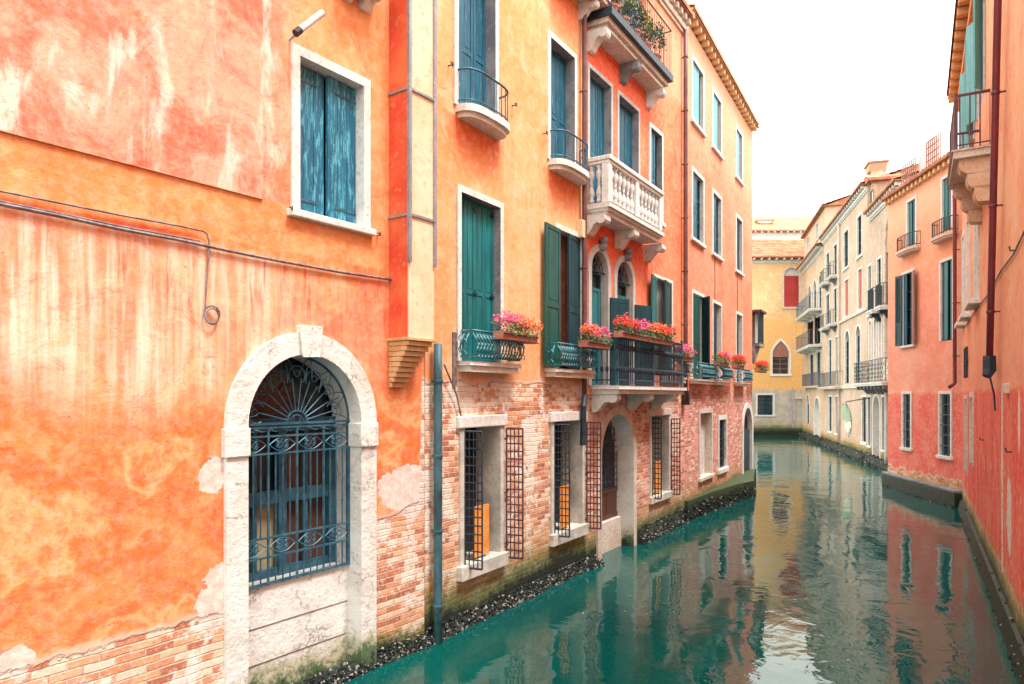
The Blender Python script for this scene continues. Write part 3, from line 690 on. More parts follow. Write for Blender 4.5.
# ledge, cables, conduit
b = MB(); b.box(0, F1.at(262), -.022, .005, 5.155, 10.55); 
lo = b.build('upper_plaster_coat', W1M, h1)
b = MB()
def cab(pts, r=.012): b.tube([(F1.at(x, .03), -.03, F1.z(x, y, .03)) for x, y in pts], r, 6)
F1s = F1.at(-60)
cab([(-60, 175), (0, 191), (60, 203), (120, 215), (180, 226), (203, 231)], .009)
cab([(203, 231), (207, 234), (209, 241), (208, 262), (206, 290), (205, 312)], .008)
cab([(-60, 187), (0, 204), (60, 216), (120, 229), (180, 240), (230, 251), (280, 261), (340, 272), (388, 279), (394, 281)], .016)
cab([(394, 281), (397, 285), (398, 300), (399, 336), (400, 341), (404, 343)], .016)
cab([(-60, 185), (0, 201), (120, 226), (200, 241)], .008)
b.tube([(F1.at(212, .04)+.075*math.cos(a/12*2*PI), -.04-.01*math.sin(a), F1.z(212, 315, .04)+.085*math.sin(a/12*2*PI)) for a in range(12)], .011, 5, True)
b.tube([(F1.at(212, .04)+.06*math.cos(a/12*2*PI), -.05, F1.z(212, 316, .04)+.07*math.sin(a/12*2*PI)) for a in range(12)], .008, 5, True)
b.build('cable', 'cable', h1)
b = MB()
for x, y in ((291, 211), (378, 236)):
    s_ = F1.at(x); z_ = F1.z(x, y); b.tube([(s_-.01, .02, z_), (s_-.02, -.07, z_), (s_-.09, -.09, z_+.01)], .008, 5); b.tube([(s_-.05, -.09, z_+.03), (s_-.05, -.09, z_-.02)], .007, 5)
b.build('shutter_catch', 'iron_dark', h1)
# flue shaft
fo = .33; fs0 = F1.at(389); fs1 = F1.at(434, fo)
red = mat('red_stucco', (.76, .09, .045), (.84, .2, .08), 1.5, .85, .3, c3=(.85, .3, .15)); cream = mat('cream_stucco', (.80, .60, .40), (.86, .70, .52), 1.5, .85, .3, c3=(.82, .5, .3))
zf = F1.z(409, 340, fo); b = MB(); b.box(fs0, fs1, -fo, -fo+.02, zf, 10.6)
fl = b.build('flue_shaft', cream, h1)
b = MB(); b.box(fs0+.002, fs1-.002, -fo+.021, .0, zf+.002, 10.59); b.build('flue_side', red, fl)
b = MB(); nz = 9; 
for i in range(nz):
    zc = zf-.004-i*.062; o_ = fo*(1-.95*i/nz)+.0; b.box(fs0-.004, fs1-.04-i*.02, -o_, .02, zc-.056, zc)
b.box(fs0-.03, fs1+.03, -fo-.03, .02, zf-.001, zf+.035)
b.build('corbel', 'corbel_brick', fl, .004)
b = MB()
for s_, y_ in ((fs0-.0, -fo-.008), (fs1+.0, -fo-.008)): b.box(s_-.022, s_+.022, y_-.02, y_+.02, F1.z(410, 262, fo), 10.5)
for py in (88, 214):
    z_ = F1.z(409, py, fo); b.box(fs0-.02, fs1+.02, -fo-.02, -fo-.004, z_-.015, z_+.015); b.box(fs0-.02, fs0+.0, -fo, .0, z_-.015, z_+.015)
b.build('metal_conduit', 'grey_metal', fl)
# stone bracket balcony at the very top
bs = F1.at(350); bs = F1.at(356, .3); be = F1.at(388, .3); bal = slab(bs, be, .24, 7.80, 7.92, 'box', 'rose_stone', parent=h1)
bracket(be-.1, .14, .22, 7.80, .16, bal); bracket(bs+.1, .14, .22, 7.80, .16, bal)
railing(bs, be, .24, 7.92, .9, 'box', 'iron_dark', .1, parent=bal)
crust(h1, F1.at(40), gs0-.2, 240, out=.06); crust(h1, gs0-.2, F1.L, 900, out=.045, base=.10, r=(.008, .024))
tiles(h1, 0, F1.L, 10.62)
# wall lamp tube (camera housing)
rt_ = F1.root('wall_camera', 'white tube shaped camera pointing up beside the blue plank shutters', 'camera')
p0 = Vector((F1.at(294, .2), -.22, F1.z(294, 34, .2))); p1 = Vector((F1.at(322, .25), -.26, F1.z(322, 13, .25)))
b = MB(); b.tube([p0.lerp(p1, .16), p1], .035, 12); b.build('housing', 'white_paint', rt_, .004)
b = MB(); b.tube([p0, p0.lerp(p1, .17)], .039, 12); b.build('lens_cap', 'black_plastic', rt_)
b = MB(); m_ = p0.lerp(p1, .4); b.tube([m_, (m_.x-.03, .0, m_.z-.1)], .012, 6); b.build('mount', 'grey_metal', rt_)

# ================================================================== HOUSE 2: yellow-orange house
F2 = Facade((-1.113, 8.957), (-6.72+.626*17.7, 17.7))       # runs on to the bend at the brown pipe
sB = F2.at(585)
h2 = F2.root('yellow_house', 'yellow ochre house with teal shutters, between the orange near house and the balustrade house', 'house')
args = wall_mat('yellow_stucco', (.82, .35, .13), (.85, .44, .20), (.89, .58, .38), 3.38, rag=.13, brick=((.56, .18, .09), (.68, .33, .17)), white=(.86, .79, .70), wamt=.46,
    streak=.30, dark=(.80, .30, .09), streak_col=(.92, .78, .6), alg=.8, seed=11., mottle=.55,
    zones=[(6.4, 6.9, (.86, .22, .07), .0)], bs=.7)
N, P, X, c, n1, n2, n3, nf, kk = args
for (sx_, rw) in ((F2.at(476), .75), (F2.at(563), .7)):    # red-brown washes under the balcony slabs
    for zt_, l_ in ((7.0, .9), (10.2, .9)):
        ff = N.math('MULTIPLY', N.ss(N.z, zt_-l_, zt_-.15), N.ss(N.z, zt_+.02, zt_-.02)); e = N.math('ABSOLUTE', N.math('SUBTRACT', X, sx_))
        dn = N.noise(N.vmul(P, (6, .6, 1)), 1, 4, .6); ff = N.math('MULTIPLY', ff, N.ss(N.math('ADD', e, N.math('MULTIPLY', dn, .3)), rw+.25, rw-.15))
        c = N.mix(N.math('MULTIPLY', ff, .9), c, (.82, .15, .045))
W2M = wall_fin((N, P, X, c, n1, n2, n3, nf, kk))
W2 = Wall(F2, h2, sB, 13.1, W2M)
def px_rect(F, xl, xr, yt, yb, ref=None): ref = ref or xl; return F.at(xl), F.at(xr), F.z(ref, yb), F.z(ref, yt)
def leafset(n, w, m, style='panel', y=.16):
    return None
# first floor
s0, s1, _, z1 = px_rect(F2, 460, 499, 192, 361); z0 = 3.66; t3 = (s1-s0)/2
o = window(W2, s0, s1, z0, z1, .09, .20, 'white_stone', 0, pane='void', reveal='grey_stone', glaze=False, label='tall first floor window with closed bright teal shutters',
    leaves=[(1, t3*.5, 0, 'panel', 'teal_wood', {'y': .11}), (1, t3*.5, 0, 'panel', 'teal_wood', {'y': .115, 'ds': t3*.5}), (-1, t3*.5, 0, 'panel', 'teal_wood', {'y': .11}), (-1, t3*.5, 0, 'panel', 'teal_wood', {'y': .115, 'ds': -t3*.5})])
q = MB()
for zc in (z0+1.0, z1-.12):
    for xx in (s0+.04, (s0+s1)/2, s1-.06): q.box(xx-.05, xx+.05, .078, .092, zc-.012, zc+.012); q.box(xx-.008, xx+.008, .076, .092, zc-.05, zc+.05)
q.build('strap_hinge', 'iron_dark', o)
bal = slab(F2.at(459), F2.at(507), .20, 3.52, 3.66, 'box', 'white_stone', steps=((0, 0, .6), (.03, .6, 1.0)), parent=h2)
railing(F2.at(459)-.02, F2.at(509), .24, 3.66, .42, 'box', 'iron_teal', .08, .10, True, bal)
s0, s1, _, z1 = px_rect(F2, 557, 580.5, 229, 366)
window(W2, s0, s1, z0, z1, .09, .22, 'white_stone', 0, pane='void', glaze=False, curtain='curtain_red', label='first floor window with its green shutters swung open',
    leaves=[(1, .58, 176, 'panel', 'green_wood', {'y': -.05}), (-1, (s1-s0)*.60, 6, 'panel', 'dark_teal_wood', {'y': .02})])
bal = slab(F2.at(545), F2.at(584), .20, 3.50, 3.64, 'box', 'rose_stone', steps=((0, 0, .6), (.03, .6, 1.0)), parent=h2)
railing(F2.at(545), F2.at(583), .24, 3.64, .42, 'box', 'iron_teal', .08, .10, True, bal)
# second floor, bowed balconies
for i, (xl, xr, bx0, bx1, zt_) in enumerate(((457, 494, 455, 500, 9.35), (549.5, 573.5, 548, 580, 9.2))):
    s0, s1 = F2.at(xl), F2.at(xr); z0 = 7.14; wd = s1-s0
    window(W2, s0, s1, z0, zt_, .09, .30, 'white_stone', 0, pane='void', reveal='grey_stone', glaze=False, label=('left', 'right')[i]+' second floor window with blue shutters behind a bowed balcony',
        leaves=[(1, wd*.32, 0, 'panel', 'blue_wood', {'y': .17}), (1, wd*.32, 0, 'panel', 'blue_wood', {'y': .175, 'ds': wd*.33}), (-1, wd*.33, 0, 'panel', 'blue_wood', {'y': .17})])
    c0, c1 = F2.at(bx0)-.0, F2.at(bx1)+.0
    bal = slab(c0, c1, .30, 6.98, 7.14, 'bow', 'white_stone', steps=((-.05, 0, .4), (0, .4, 1.0)), parent=h2)
    railing(c0, c1, .30, 7.14, .48, 'bow', 'iron_blue', .13, 0, False, bal, rt=.010)
# third floor balcony slab at the top edge
bal = slab(F2.at(552), F2.at(588)-.03, .42, 10.28, 10.42, 'box', 'rose_stone', parent=h2); bracket(F2.at(556), .14, .36, 10.28, .3, bal); bracket(F2.at(580), .14, .36, 10.28, .3, bal)
railing(F2.at(552), F2.at(588)-.03, .42, 10.42, .9, 'box', 'iron_dark', .1, parent=bal)
for xl, xr in ((461, 496), (552, 575)):
    s0, s1 = F2.at(xl), F2.at(xr); window(W2, s0, s1, 10.45 if xl > 500 else 10.8, 12.3, .09, .3, leaves=[(1, (s1-s0)/2, 0, 'panel', 'blue_wood'), (-1, (s1-s0)/2, 0, 'panel', 'blue_wood')], pane='void')
# ground floor windows with opened iron grilles
for (xl, xr, lab) in ((463, 499, 'ground floor window with a large orange board, nearest the blue pipe'), (553, 585.5, 'ground floor window left of the arched doorway, orange board inside')):
    s0, s1 = F2.at(xl), min(F2.at(xr), sB-.16); z0, z1 = .86, 2.74
    o = window(W2, s0, s1, z0, z1, .10, .42, 'stained_reveal', .2, pane='void', sillout=.10, top=.13, board=('orange_board', .74 if xl < 500 else .6, .40, .34 if xl < 500 else .28), glaze=False, label=lab,
        leaves=[(1, .26, 80, 'lattice', 'iron_dark', {'y': -.03, 'dz': -.05, 'h': z1-z0}), (-1, .26, 100, 'lattice', 'iron_purple', {'y': -.06, 'dz': -.1, 'h': z1-z0+.05, 'ds': .12})])
    q = MB(); q.box(s0-.16, s1+.16, -.06, .3, z1+.002, z1+.17); q.build('lintel', 'white_stone', o, .015)
    q = MB(); q.box(s0+.01, s0+.05, .1, .14, z0, z1); q.box(s0+.3, s0+.36, .36, .4, z0, z1); q.build('sash', 'iron_blue', o)
W2.build()
pipe(h2, F2.at(438, .1), -.10, .0, 3.86, .055, 'pipe_blue', clamps=4)
pipe(h2, F2.at(584.5, .09), -.09, 3.1, 12.7, .045, 'pipe_brown', clamps=6)
q = MB(); q.tube([(F2.at(585, .09), -.09, 3.2), (F2.at(583.5, .12), -.12, 3.0), (F2.at(583, .1), -.10, 2.3)], .055, 8); q.build('downpipe', 'iron_dark', h2)
q = MB(); s_ = F2.at(440); q.box(F2.at(452), F2.at(457.5)-.04, -.02, .02, 3.32, 4.05); 
q.tube([(s_, -.07, 3.6), (s_+.3, -.05, 3.2), (s_+.42, -.04, 2.9)], .012, 5); q.build('cable', 'cable', h2)
q = MB()
for x, y in ((448, 66), (512, 106), (543, 134), (581, 158)):
    s_ = F2.at(x); z_ = F2.z(x, y); q.tube([(s_, .02, z_), (s_, -.08, z_), (s_-.07, -.1, z_)], .01, 5); q.tube([(s_, -.08, z_+.03), (s_, -.08, z_-.03)], .01, 5)
q.build('shutter_catch', 'iron_dark', h2)
q = MB(); s_ = F2.at(579); z_ = F2.z(579, 230); q.box(s_-.1, s_+.06, -.12, .0, z_-.16, z_+.16); q.build('junction_box', mat('junction_paint', (.75, .62, .4), None, 3), h2, .01)
crust(h2, 0, sB, 1500, out=.06, base=.12, r=(.009, .026))
tiles(h2, 0, sB, 13.12)

# ================================================================== HOUSE 3: orange house with the stone balustrade
h3 = F2.root('balustrade_house', 'orange red house with white stone balustrade balcony and pointed twin arched windows', 'house')
args = wall_mat('orange_red_stucco', (.80, .16, .065), (.83, .24, .11), (.88, .40, .20), 3.2, rag=.22, brick=((.56, .16, .10), (.66, .28, .18)), white=(.80, .62, .54), wamt=.40,
    streak=.25, dark=(.80, .11, .035), streak_col=(.9, .55, .35), alg=.7, seed=23., mottle=.4, bs=.7)
N, P, X, c, n1, n2, n3, nf, kk = args
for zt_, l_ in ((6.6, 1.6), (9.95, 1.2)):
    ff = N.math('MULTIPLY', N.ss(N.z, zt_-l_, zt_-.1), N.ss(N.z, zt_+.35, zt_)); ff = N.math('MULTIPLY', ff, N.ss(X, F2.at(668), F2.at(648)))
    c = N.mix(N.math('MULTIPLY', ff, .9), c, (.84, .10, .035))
c = N.mix(N.ss(N.z, 10.2, 10.6, 0, .6), c, (.85, .44, .27))
W3M = wall_fin((N, P, X, c, n1, n2, n3, nf, kk))
W3 = Wall(F2, h3, F2.L, 12.6, W3M, x0=sB+.002)
# arched water door
a0, a1 = F2.at(600), F2.at(632); fw = .17; zsp = 2.02; r_ = (a1-a0)/2
inner = arch(a0, a1, -.6, zsp, 0, 24); outer = arch(a0, a1, -.6, zsp, fw, 24)
W3.hole([((p[0]+q[0])/2, (p[1]+q[1])/2) for p, q in zip(inner, outer)])
b = MB(); surround(b, inner, outer, .04, .50, rev=1); dr = b.build('arched_doorway', ['rose_stone', 'door_stone'], h3)
q = MB(); q.box(a0-.1, a1+.1, .47, .50, -.6, zsp+r_+.1); q.build('backing', 'void', dr)
q = MB(); q.box(a0-.02, a1+.02, .24, .46, -.6, .62); q.build('threshold', 'rose_stone', dr, .01)
q = MB()
for i in range(6): q.box(a0+(a1-a0)*i/6+.005, a0+(a1-a0)*(i+1)/6-.005, .34+.006*(i % 2), .38, .63, 1.24)
q.box(a0, a1, .325, .339, 1.16, 1.24); q.box(a0, a1, .325, .339, .63, .72)
q.build('door_panel', 'brown_wood', dr)
q = MB()
for i in range(11): x = a0+(a1-a0)*i/10; q.tube([(x, .34, 1.24), (x, .34, zsp+math.sqrt(max(0, r_*r_-(x-(a0+a1)/2)**2)))], .012, 5)
for j in range(12): z_ = 1.26+j*.14; hw = r_ if z_ < zsp else math.sqrt(max(0.001, r_*r_-(z_-zsp)**2)); q.tube([((a0+a1)/2-hw, .34, z_), ((a0+a1)/2+hw, .34, z_)], .012, 5)
q.build('iron_grille', 'iron_purple', dr)
q = MB(); q.box(a0, a1, .42, .43, 1.24, zsp+r_); q.build('pane', 'blue_wood', dr)
# ground window right of the door
s0, s1 = F2.at(651), F2.at(668); z0, z1 = .92, 2.72
o = window(W3, s0, s1, z0, z1, .09, .38, 'stained_reveal', .16, pane='void', board=('orange_board', .6, .42, .25), glaze=False, label='ground floor window right of the arched doorway with dark grilles open',
    leaves=[(1, .2, 84, 'lattice', 'iron_dark', {'y': -.03, 'dz': -.05, 'h': z1-z0}), (-1, .2, 98, 'lattice', 'iron_purple', {'y': -.05, 'dz': -.1, 'h': z1-z0, 'ds': .1})])
q = MB(); q.box(s0-.14, s1+.14, -.05, .3, z1+.002, z1+.16); q.build('lintel', 'rose_stone', o, .015)
# big iron balcony on the first floor
c0, c1 = F2.at(591), F2.at(665, .1); bp = .55; zf = 3.38
bal = slab(c0, c1, bp, zf-.16, zf, 'box', 'white_stone', steps=((0, 0, .55), (.05, .55, 1.0)), parent=h3)
for px in (594, 629, 653): bracket(F2.at(px), .2, bp*.92, zf-.162, .34, bal)
b = MB(); rp = plan_path(c0+.03, c1-.03, bp-.03)
for zc, r in ((.98, .018), (.10, .012)): b.tube([(x, y, zf+zc) for x, y in rp], r, 5)
for p_, nn in walk(rp, .105):
    b.tube([(p_.x, p_.y, zf+.02), (p_.x, p_.y, zf+.98)], .012, 5)
    for zc in (.3, .7): b.lathe((p_.x, p_.y, zf+zc), [(.012, -.06), (.03, -.02), (.03, .02), (.012, .06)], 6)
b.build('railing', 'iron_dark', bal)
for x, y in ((c0+.04, -bp+.04), (c1-.04, -bp+.04), ((c0+c1)/2, -bp+.04)):
    b = MB(); b.box(x-.025, x+.025, y-.025, y+.025, zf, zf+1.06); b.build('railing_post', 'iron_blue', bal)
# twin arched windows
for i, (xl, xr, ytop) in enumerate(((590.5, 607, 246), (616, 632, 258))):
    s0, s1 = F2.at(xl), F2.at(xr); zt_ = F2.z((xl+xr)/2, ytop)
    zt_ = 5.94
    o = window(W3, s0, s1, zf, zt_, .13, .18, 'light_grey_stone', 0, arched=True, curtain=None, mull='dark_teal_wood', label=('left', 'right')[i]+' of the twin arched windows with dark louvred shutter ajar',
        leaves=[(1, (s1-s0)*.62, 3, 'panel', 'teal_wood', {'y': .06, 'h': 1.85}), (-1, .50, 158, 'louvre', 'dark_teal_wood', {'y': -.05, 'h': 1.72, 'ds': .06})])
    q = MB(); xm = (s0+s1)/2; q.lathe((xm+.02, -.1, zt_+.14), [(.03, -.13), (.07, -.06), (.05, .0), (.085, .05), (.07, .12), (.02, .15)], 8); q.box(xm-.05, xm+.08, -.1, .0, zt_+.03, zt_+.14); q.build('keystone_head', 'grey_stone', o)
    q = MB(); rr = (s1-s0)/2; zc = zt_-rr
    for k in range(7):
        a = PI*k/6; q.tube([(xm, .05, zc), (xm+rr*math.cos(a), .1, zc+rr*math.sin(a))], .009, 4)
    for f in (.45, .75): q.tube([(xm+rr*f*math.cos(PI*k/14), .05, zc+rr*f*math.sin(PI*k/14)) for k in range(15)], .008, 4)
    q.tube([(s0, .05, zc), (s1, .05, zc)], .014, 4)
    q.build('fanlight_grille', 'iron_dark', o)
# rectangular window to the right, first floor
s0, s1 = F2.at(654), F2.at(671)
window(W3, s0, s1, 3.66, 5.88, .07, .18, 'white_stone', 0, pane='void', glaze=False, curtain='curtain', label='first floor window left of the brown pipe, dark teal shutters opened wide',
    leaves=[(1, .45, 172, 'panel', 'teal_wood', {'y': -.05}), (-1, (s1-s0)*.6, 8, 'panel', 'dark_teal_wood', {'y': .0})])
bal = slab(F2.at(662), F2.at(678), .2, 3.5, 3.64, 'box', 'white_stone', steps=((0, 0, .6), (.02, .6, 1.0)), parent=h3)
railing(F2.at(666), F2.at(678.5), .26, 3.64, .42, 'box', 'iron_teal', .11, .12, True, bal)
# second floor: balustrade balcony
c0, c1 = sB+.04, F2.at(661, .42); bp = .46; zf = 6.70
bal = slab(c0, c1, bp, zf-.22, zf, 'box', 'white_stone', steps=((-.06, 0, .35), (-.02, .35, .6), (.03, .6, 1.0)), parent=h3)
tagp = bal; tagp['label'] = 'white stone balustrade balcony on carved brackets'
for px, w_ in ((592, .26), (622, .26), (650, .26)): bracket(F2.at(px, .1), w_, bp*.9, zf-.222, .34, bal)
q = MB()
q.box(c0-.02, c1+.02, -bp-.03, -bp+.17, zf+.78, zf+.86); q.box(c0+.0, c1, -bp, -bp+.15, zf+.72, zf+.779)
for e in (c0, c1-.15): q.box(e-.02, e+.17, -bp+.171, 0, zf+.78, zf+.86); q.box(e, e+.15, -bp+.151, 0, zf+.72, zf+.779)
q.build('handrail', 'white_stone', bal, .01)
for e in (c0+.0, (c0+c1)/2-.07, c1-.15):
    q = MB(); q.box(e+.002, e+.148, -bp+.005, -bp+.148, zf+.001, zf+.719); q.build('pier', 'white_stone', bal, .008)
prof = [(.05, 0), (.05, .04), (.03, .06), (.055, .12), (.06, .17), (.03, .27), (.024, .31), (.042, .33), (.024, .35), (.03, .40), (.06, .50), (.055, .55), (.03, .61), (.05, .63), (.05, .67)]
proto = None
spots_ = []
for A, B, k in ((c0+.15, (c0+c1)/2-.07, 6), ((c0+c1)/2+.08, c1-.15, 6)):
    for i in range(k): spots_.append((A+(B-A)*(i+.5)/k, -bp+.075))
for i in range(2): spots_.append((c0+.075, -bp+.15+(bp-.15)*(i+.5)/2)); spots_.append((c1-.075, -bp+.15+(bp-.15)*(i+.5)/2))
for x, y in spots_:
    if proto is None:
        q = MB(); q.lathe((0, 0, 0), prof, 10); proto = q.build('baluster', 'white_stone', bal, smooth=True); o_ = proto
    else: o_ = proto.copy(); col.objects.link(o_); o_.parent = bal
    o_.location = (x, y, zf+.05)
for xl, xr, yt in ((588.5, 610, 75), (618, 637.5, 100)):
    s0, s1 = F2.at(xl), F2.at(xr); wd = s1-s0
    window(W3, s0, s1, zf, 9.28, .08, .28, 'light_grey_stone', 0, pane='void', reveal='grey_stone', glaze=False, label=('left' if xl < 600 else 'right')+' balcony door with blue shutters behind the balustrade', leaves=[(1, wd*.33, 0, 'panel', 'blue_wood', {'y': .14}), (1, wd*.33, 0, 'panel', 'blue_wood', {'y': .145, 'ds': wd*.34}), (-1, wd*.3, 0, 'panel', 'blue_wood', {'y': .14})])
s0, s1 = F2.at(650), F2.at(661)
window(W3, s0, s1, 7.2, 9.2, .09, .15, 'white_stone', .1, reveal='grey_stone', leaves=[(1, (s1-s0)*.6, 0, 'panel', 'blue_wood', {'y': .06})], pane='glass')
# third floor: deep slab with planters
c0, c1 = sB+.06, F2.at(670, .45); bp = .46; zf = 10.18
bal = slab(c0, c1, bp, zf-.26, zf-.08, 'box', 'rose_stone', steps=((-.1, 0, .5), (-.04, .5, 1.0)), parent=h3)
bal['label'] = 'top floor balcony crowded with potted plants'
q = MB(); q.box(c0-.02, c1+.02, -bp-.06, -.0, zf-.078, zf+.06); q.build('slab_edge', 'iron_dark', bal)
for px in (594, 626, 652): bracket(F2.at(px, .1), .2, bp*.85, zf-.262, .36, bal, 'grey_stone' if px == 626 else 'white_stone')
b = MB(); rp = plan_path(c0+.0, c1-.0, bp+.02)
for zc, r in ((1.0, .016), (.06, .01)): b.tube([(x, y, zf+zc+.05) for x, y in rp], r, 5)
for p_, nn in walk(rp, .10): b.tube([(p_.x, p_.y, zf+.03), (p_.x, p_.y, zf+1.05)], .006, 4)
b.build('railing', 'iron_dark', bal)
for xl, xr in ((592, 606), (622, 636)):
    s0, s1 = F2.at(xl), F2.at(xr); window(W3, s0, s1, 10.2, 12.1, .08, .3, pane='glass')
b = MB(); s0, s1 = F2.at(636, .2), F2.at(664, .5); z_ = 12.72
b.prism([(.02, 12.42), (-.75, 12.12), (-.75, 12.07), (.02, 12.3)], 'x', F2.at(618, .3), F2.at(668, .5)); b.build('canopy', 'pinkbrown_wood', h3)
s0, s1 = F2.at(655), F2.at(664)
W3.build()
crust(h3, sB, F2.at(599)-.1, 60, out=.12, base=.15); crust(h3, F2.at(637), F2.L, 420, out=.10, base=.26, r=(.01, .03))
tiles(h3, sB, F2.L, 12.62, .28, dstep=.3, dm='rose_stone')

# ================================================================== HOUSE 4: salmon corner house after the bend
F3 = Facade((-6.72+.626*17.7, 17.7), (-5.53+.56*25.5, 25.5))
h4 = F3.root('salmon_corner_house', 'tall salmon house at the bend, right of the brown drainpipe, baskets of flowers', 'house')
args = wall_mat('salmon_stucco', (.80, .21, .11), (.83, .28, .16), (.86, .38, .25), 3.35, rag=.28, brick=((.58, .17, .13), (.62, .24, .17)), white=(.78, .36, .32), wamt=.46,
    streak=.35, dark=(.78, .16, .08), streak_col=(.88, .40, .24), alg=.75, seed=37., mottle=.35, bs=.8)
N, P, X, c, n1, n2, n3, nf, kk = args
c = N.mix(N.ss(N.math('ADD', N.z, n2), 10.0, 11.6, 0, .6), c, (.86, .42, .27))
W4M = wall_fin((N, P, X, c, n1, n2, n3, nf, kk))
W4 = Wall(F3, h4, F3.L, 12.75, W4M, depth=6)
xs_ = ((692, 702.5, 'A'), (712.5, 720.5, 'B'), (735.8, 741.5, 'C'))
for k, (xl, xr, nm) in enumerate(xs_):
    s0, s1 = F3.at(xl), F3.at(xr); wd = s1-s0
    side = ('first', 'middle', 'last')[k]
    window(W4, s0, s1, 10.40, 12.0, .10, .12, 'white_stone', .09, reveal='light_grey_stone', glaze=True, label=side+' top floor window, pale blue shutter', leaves=[(1, wd*.72, 0, 'plank', 'light_blue_wood', {'y': .04})])
    window(W4, s0, s1, 7.32, 9.08, .10, .12, 'white_stone', .09, reveal='light_grey_stone', label=side+' second floor window', leaves=[(1, wd*.55, 0, 'panel', 'blue_wood', {'y': .04})])
    lv = [(1, wd*.48, 8, 'panel', 'green_wood', {'y': .02}), (-1, .42, 40, 'panel', 'dark_teal_wood', {'y': .0})] if k == 0 else [(1, wd*.5, 3, 'panel', 'dark_teal_wood', {'y': .05})]
    window(W4, s0, s1, 3.62, 5.88, .09, .16, 'white_stone', 0, pane='void' if k == 0 else 'glass', glaze=k > 0, label=side+' first floor window with basket balcony', leaves=lv)
    c0, c1 = s0-.28, s1+.28
    bal = slab(c0, c1, .22, 3.50, 3.62, 'box', 'white_stone', steps=((0, 0, .6), (.03, .6, 1.0)), parent=h4)
    railing(c0, c1, .26, 3.62, .42, 'box', 'iron_teal', .11, .12, True, bal)
# ground floor
s0, s1 = F3.at(699.5), F3.at(711); window(W4, s0, s1, .95, 2.70, .12, .18, 'rose_stone', .1, pane='stained_reveal', glaze=False, label='blocked up ground floor window with pale infill')
s0, s1 = F3.at(718.5), F3.at(725.5); window(W4, s0, s1, .98, 2.45, .12, .12, 'white_stone', .14, grille=('iron_dark', .02), label='small barred ground floor window')
a0, a1 = F3.at(743), F3.at(751.5); window(W4, a0, a1, .25, 2.75, .2, .14, 'white_stone', 0, arched=True, pane='void', glaze=False, leaves=[(1, (a1-a0)*.98, 0, 'plank', 'iron_dark', {'y': .08})], label='arched doorway at the far corner', name='arched_doorway')
W4.build()
pipe(h4, F3.at(686, .1), -.09, 2.95, 12.3, .055, 'pipe_brown', clamps=7)
q = MB(); s_ = F3.at(686.5, .08); q.tube([(s_, -.08, 2.95), (s_, -.08, 3.3)], .085, 8); q.build('pipe_sleeve', 'iron_dark', h4)
q = MB()
for x_, z0_, z1_ in ((712.5, 5.9, 7.2), (735, 5.9, 7.2)): s_ = F3.at(x_+2); q.tube([(s_, -.006, z0_), (s_+.03, -.006, (z0_+z1_)/2), (s_, -.006, z1_)], .012, 4)
q.build('crack_cable', 'iron_purple', h4)
# stone quay ledge that widens towards the far corner
b = MB(); n_ = 24
pts = [(0, -.08), (2.0, -.20), (4.0, -.46), (5.35, -.70), (6.2, -.55), (F3.L, -.12), (F3.L, .1), (0, .1)]
b.prism(pts, 'z', -.7, .5)
N = NT('ledge_stone'); n = N.noise(N.obj, 3, 7, .65); zz = N.math('ADD', N.z, N.math('MULTIPLY', N.math('SUBTRACT', n, .5), .5))
c = N.mix(N.ss(zz, .25, .5), (.018, .028, .02), (.06, .09, .045)); c = N.mix(N.ss(zz, .5, .62), c, (.07, .085, .06))
M['ledge'] = N.done(c, .6, N.bump(n, .7, .05))
b.build('quay_ledge', 'ledge', h4, .02)
q = MB()
for i in range(220):
    f = random.random(); x = f*5.6; o_ = .10+f**1.3*.62; q.cur = 1 if random.random() < .14 else 0
    h_ = random.random()**1.5*.42; q.lump((x, -o_, h_), random.uniform(.02, .05), .45)
o_ = q.build('barnacles', ['barnacle', 'shell_light'], h4); o_['kind'] = 'stuff'
tiles(h4, 0, F3.L+.1, 12.93, .26, dstep=.4, dm='roof_tile_pale', m='pale_roof', cornice=False)
# its far side, turning away along the side canal
F3b = Facade(F3.P+F3.d*F3.L, F3.P+F3.d*F3.L+Vector((.30, .95))*4)
q = MB(); q.box(0, 4, -.0, 4, -1, 12.75); 
# small iron balcony hanging on the far corner over the canal
e = Vector((F3.L, 0)); 
q = MB(); sL = F3.L
def cz(px, py, Y): return EYE+(HY-py)/FPX*Y
zb_ = cz(765, 347, 27.5); zt_ = cz(765, 316, 27.5)
b = MB(); b.box(sL-.0, sL+1.0, -.25, 1.2, zb_-.12, zb_); cb = b.build('balcony', 'grey_stone', h4); cb['label'] = 'roofed timber balcony projecting from the far corner'
b = MB(); b.prism([(sL, zb_-.12), (sL+.95, zb_-.12), (sL, zb_-.75)], 'y', -.1, .0); b.build('bracket', 'grey_stone', cb)
b = MB()
rp = [(sL, -.22), (sL+.97, -.22), (sL+.97, 1.2)]
for zc in (.05, zt_-zb_-.1): b.tube([(x, y, zb_+zc) for x, y in rp], .03, 5)
for p_, nn in walk(rp, .13): b.tube([(p_.x, p_.y, zb_), (p_.x, p_.y, zt_-.1)], .022, 5)
b.build('railing', 'iron_dark', cb)
b = MB(); b.box(sL, sL+1.1, -.32, 1.2, zt_-.08, zt_); b.build('canopy', 'brown_wood', cb)
b = MB(); bw = [(sL+.02, -.1), (sL+.92, -.1), (sL+.92, 1.1)]
for i, (x, y) in enumerate(bw[:-1]): x2, y2 = bw[i+1]; b.add([(x, y, zb_), (x2, y2, zb_), (x2, y2, zt_-.1), (x, y, zt_-.1)], [(0, 1, 2, 3)])
b.build('screen', 'curtain', cb)

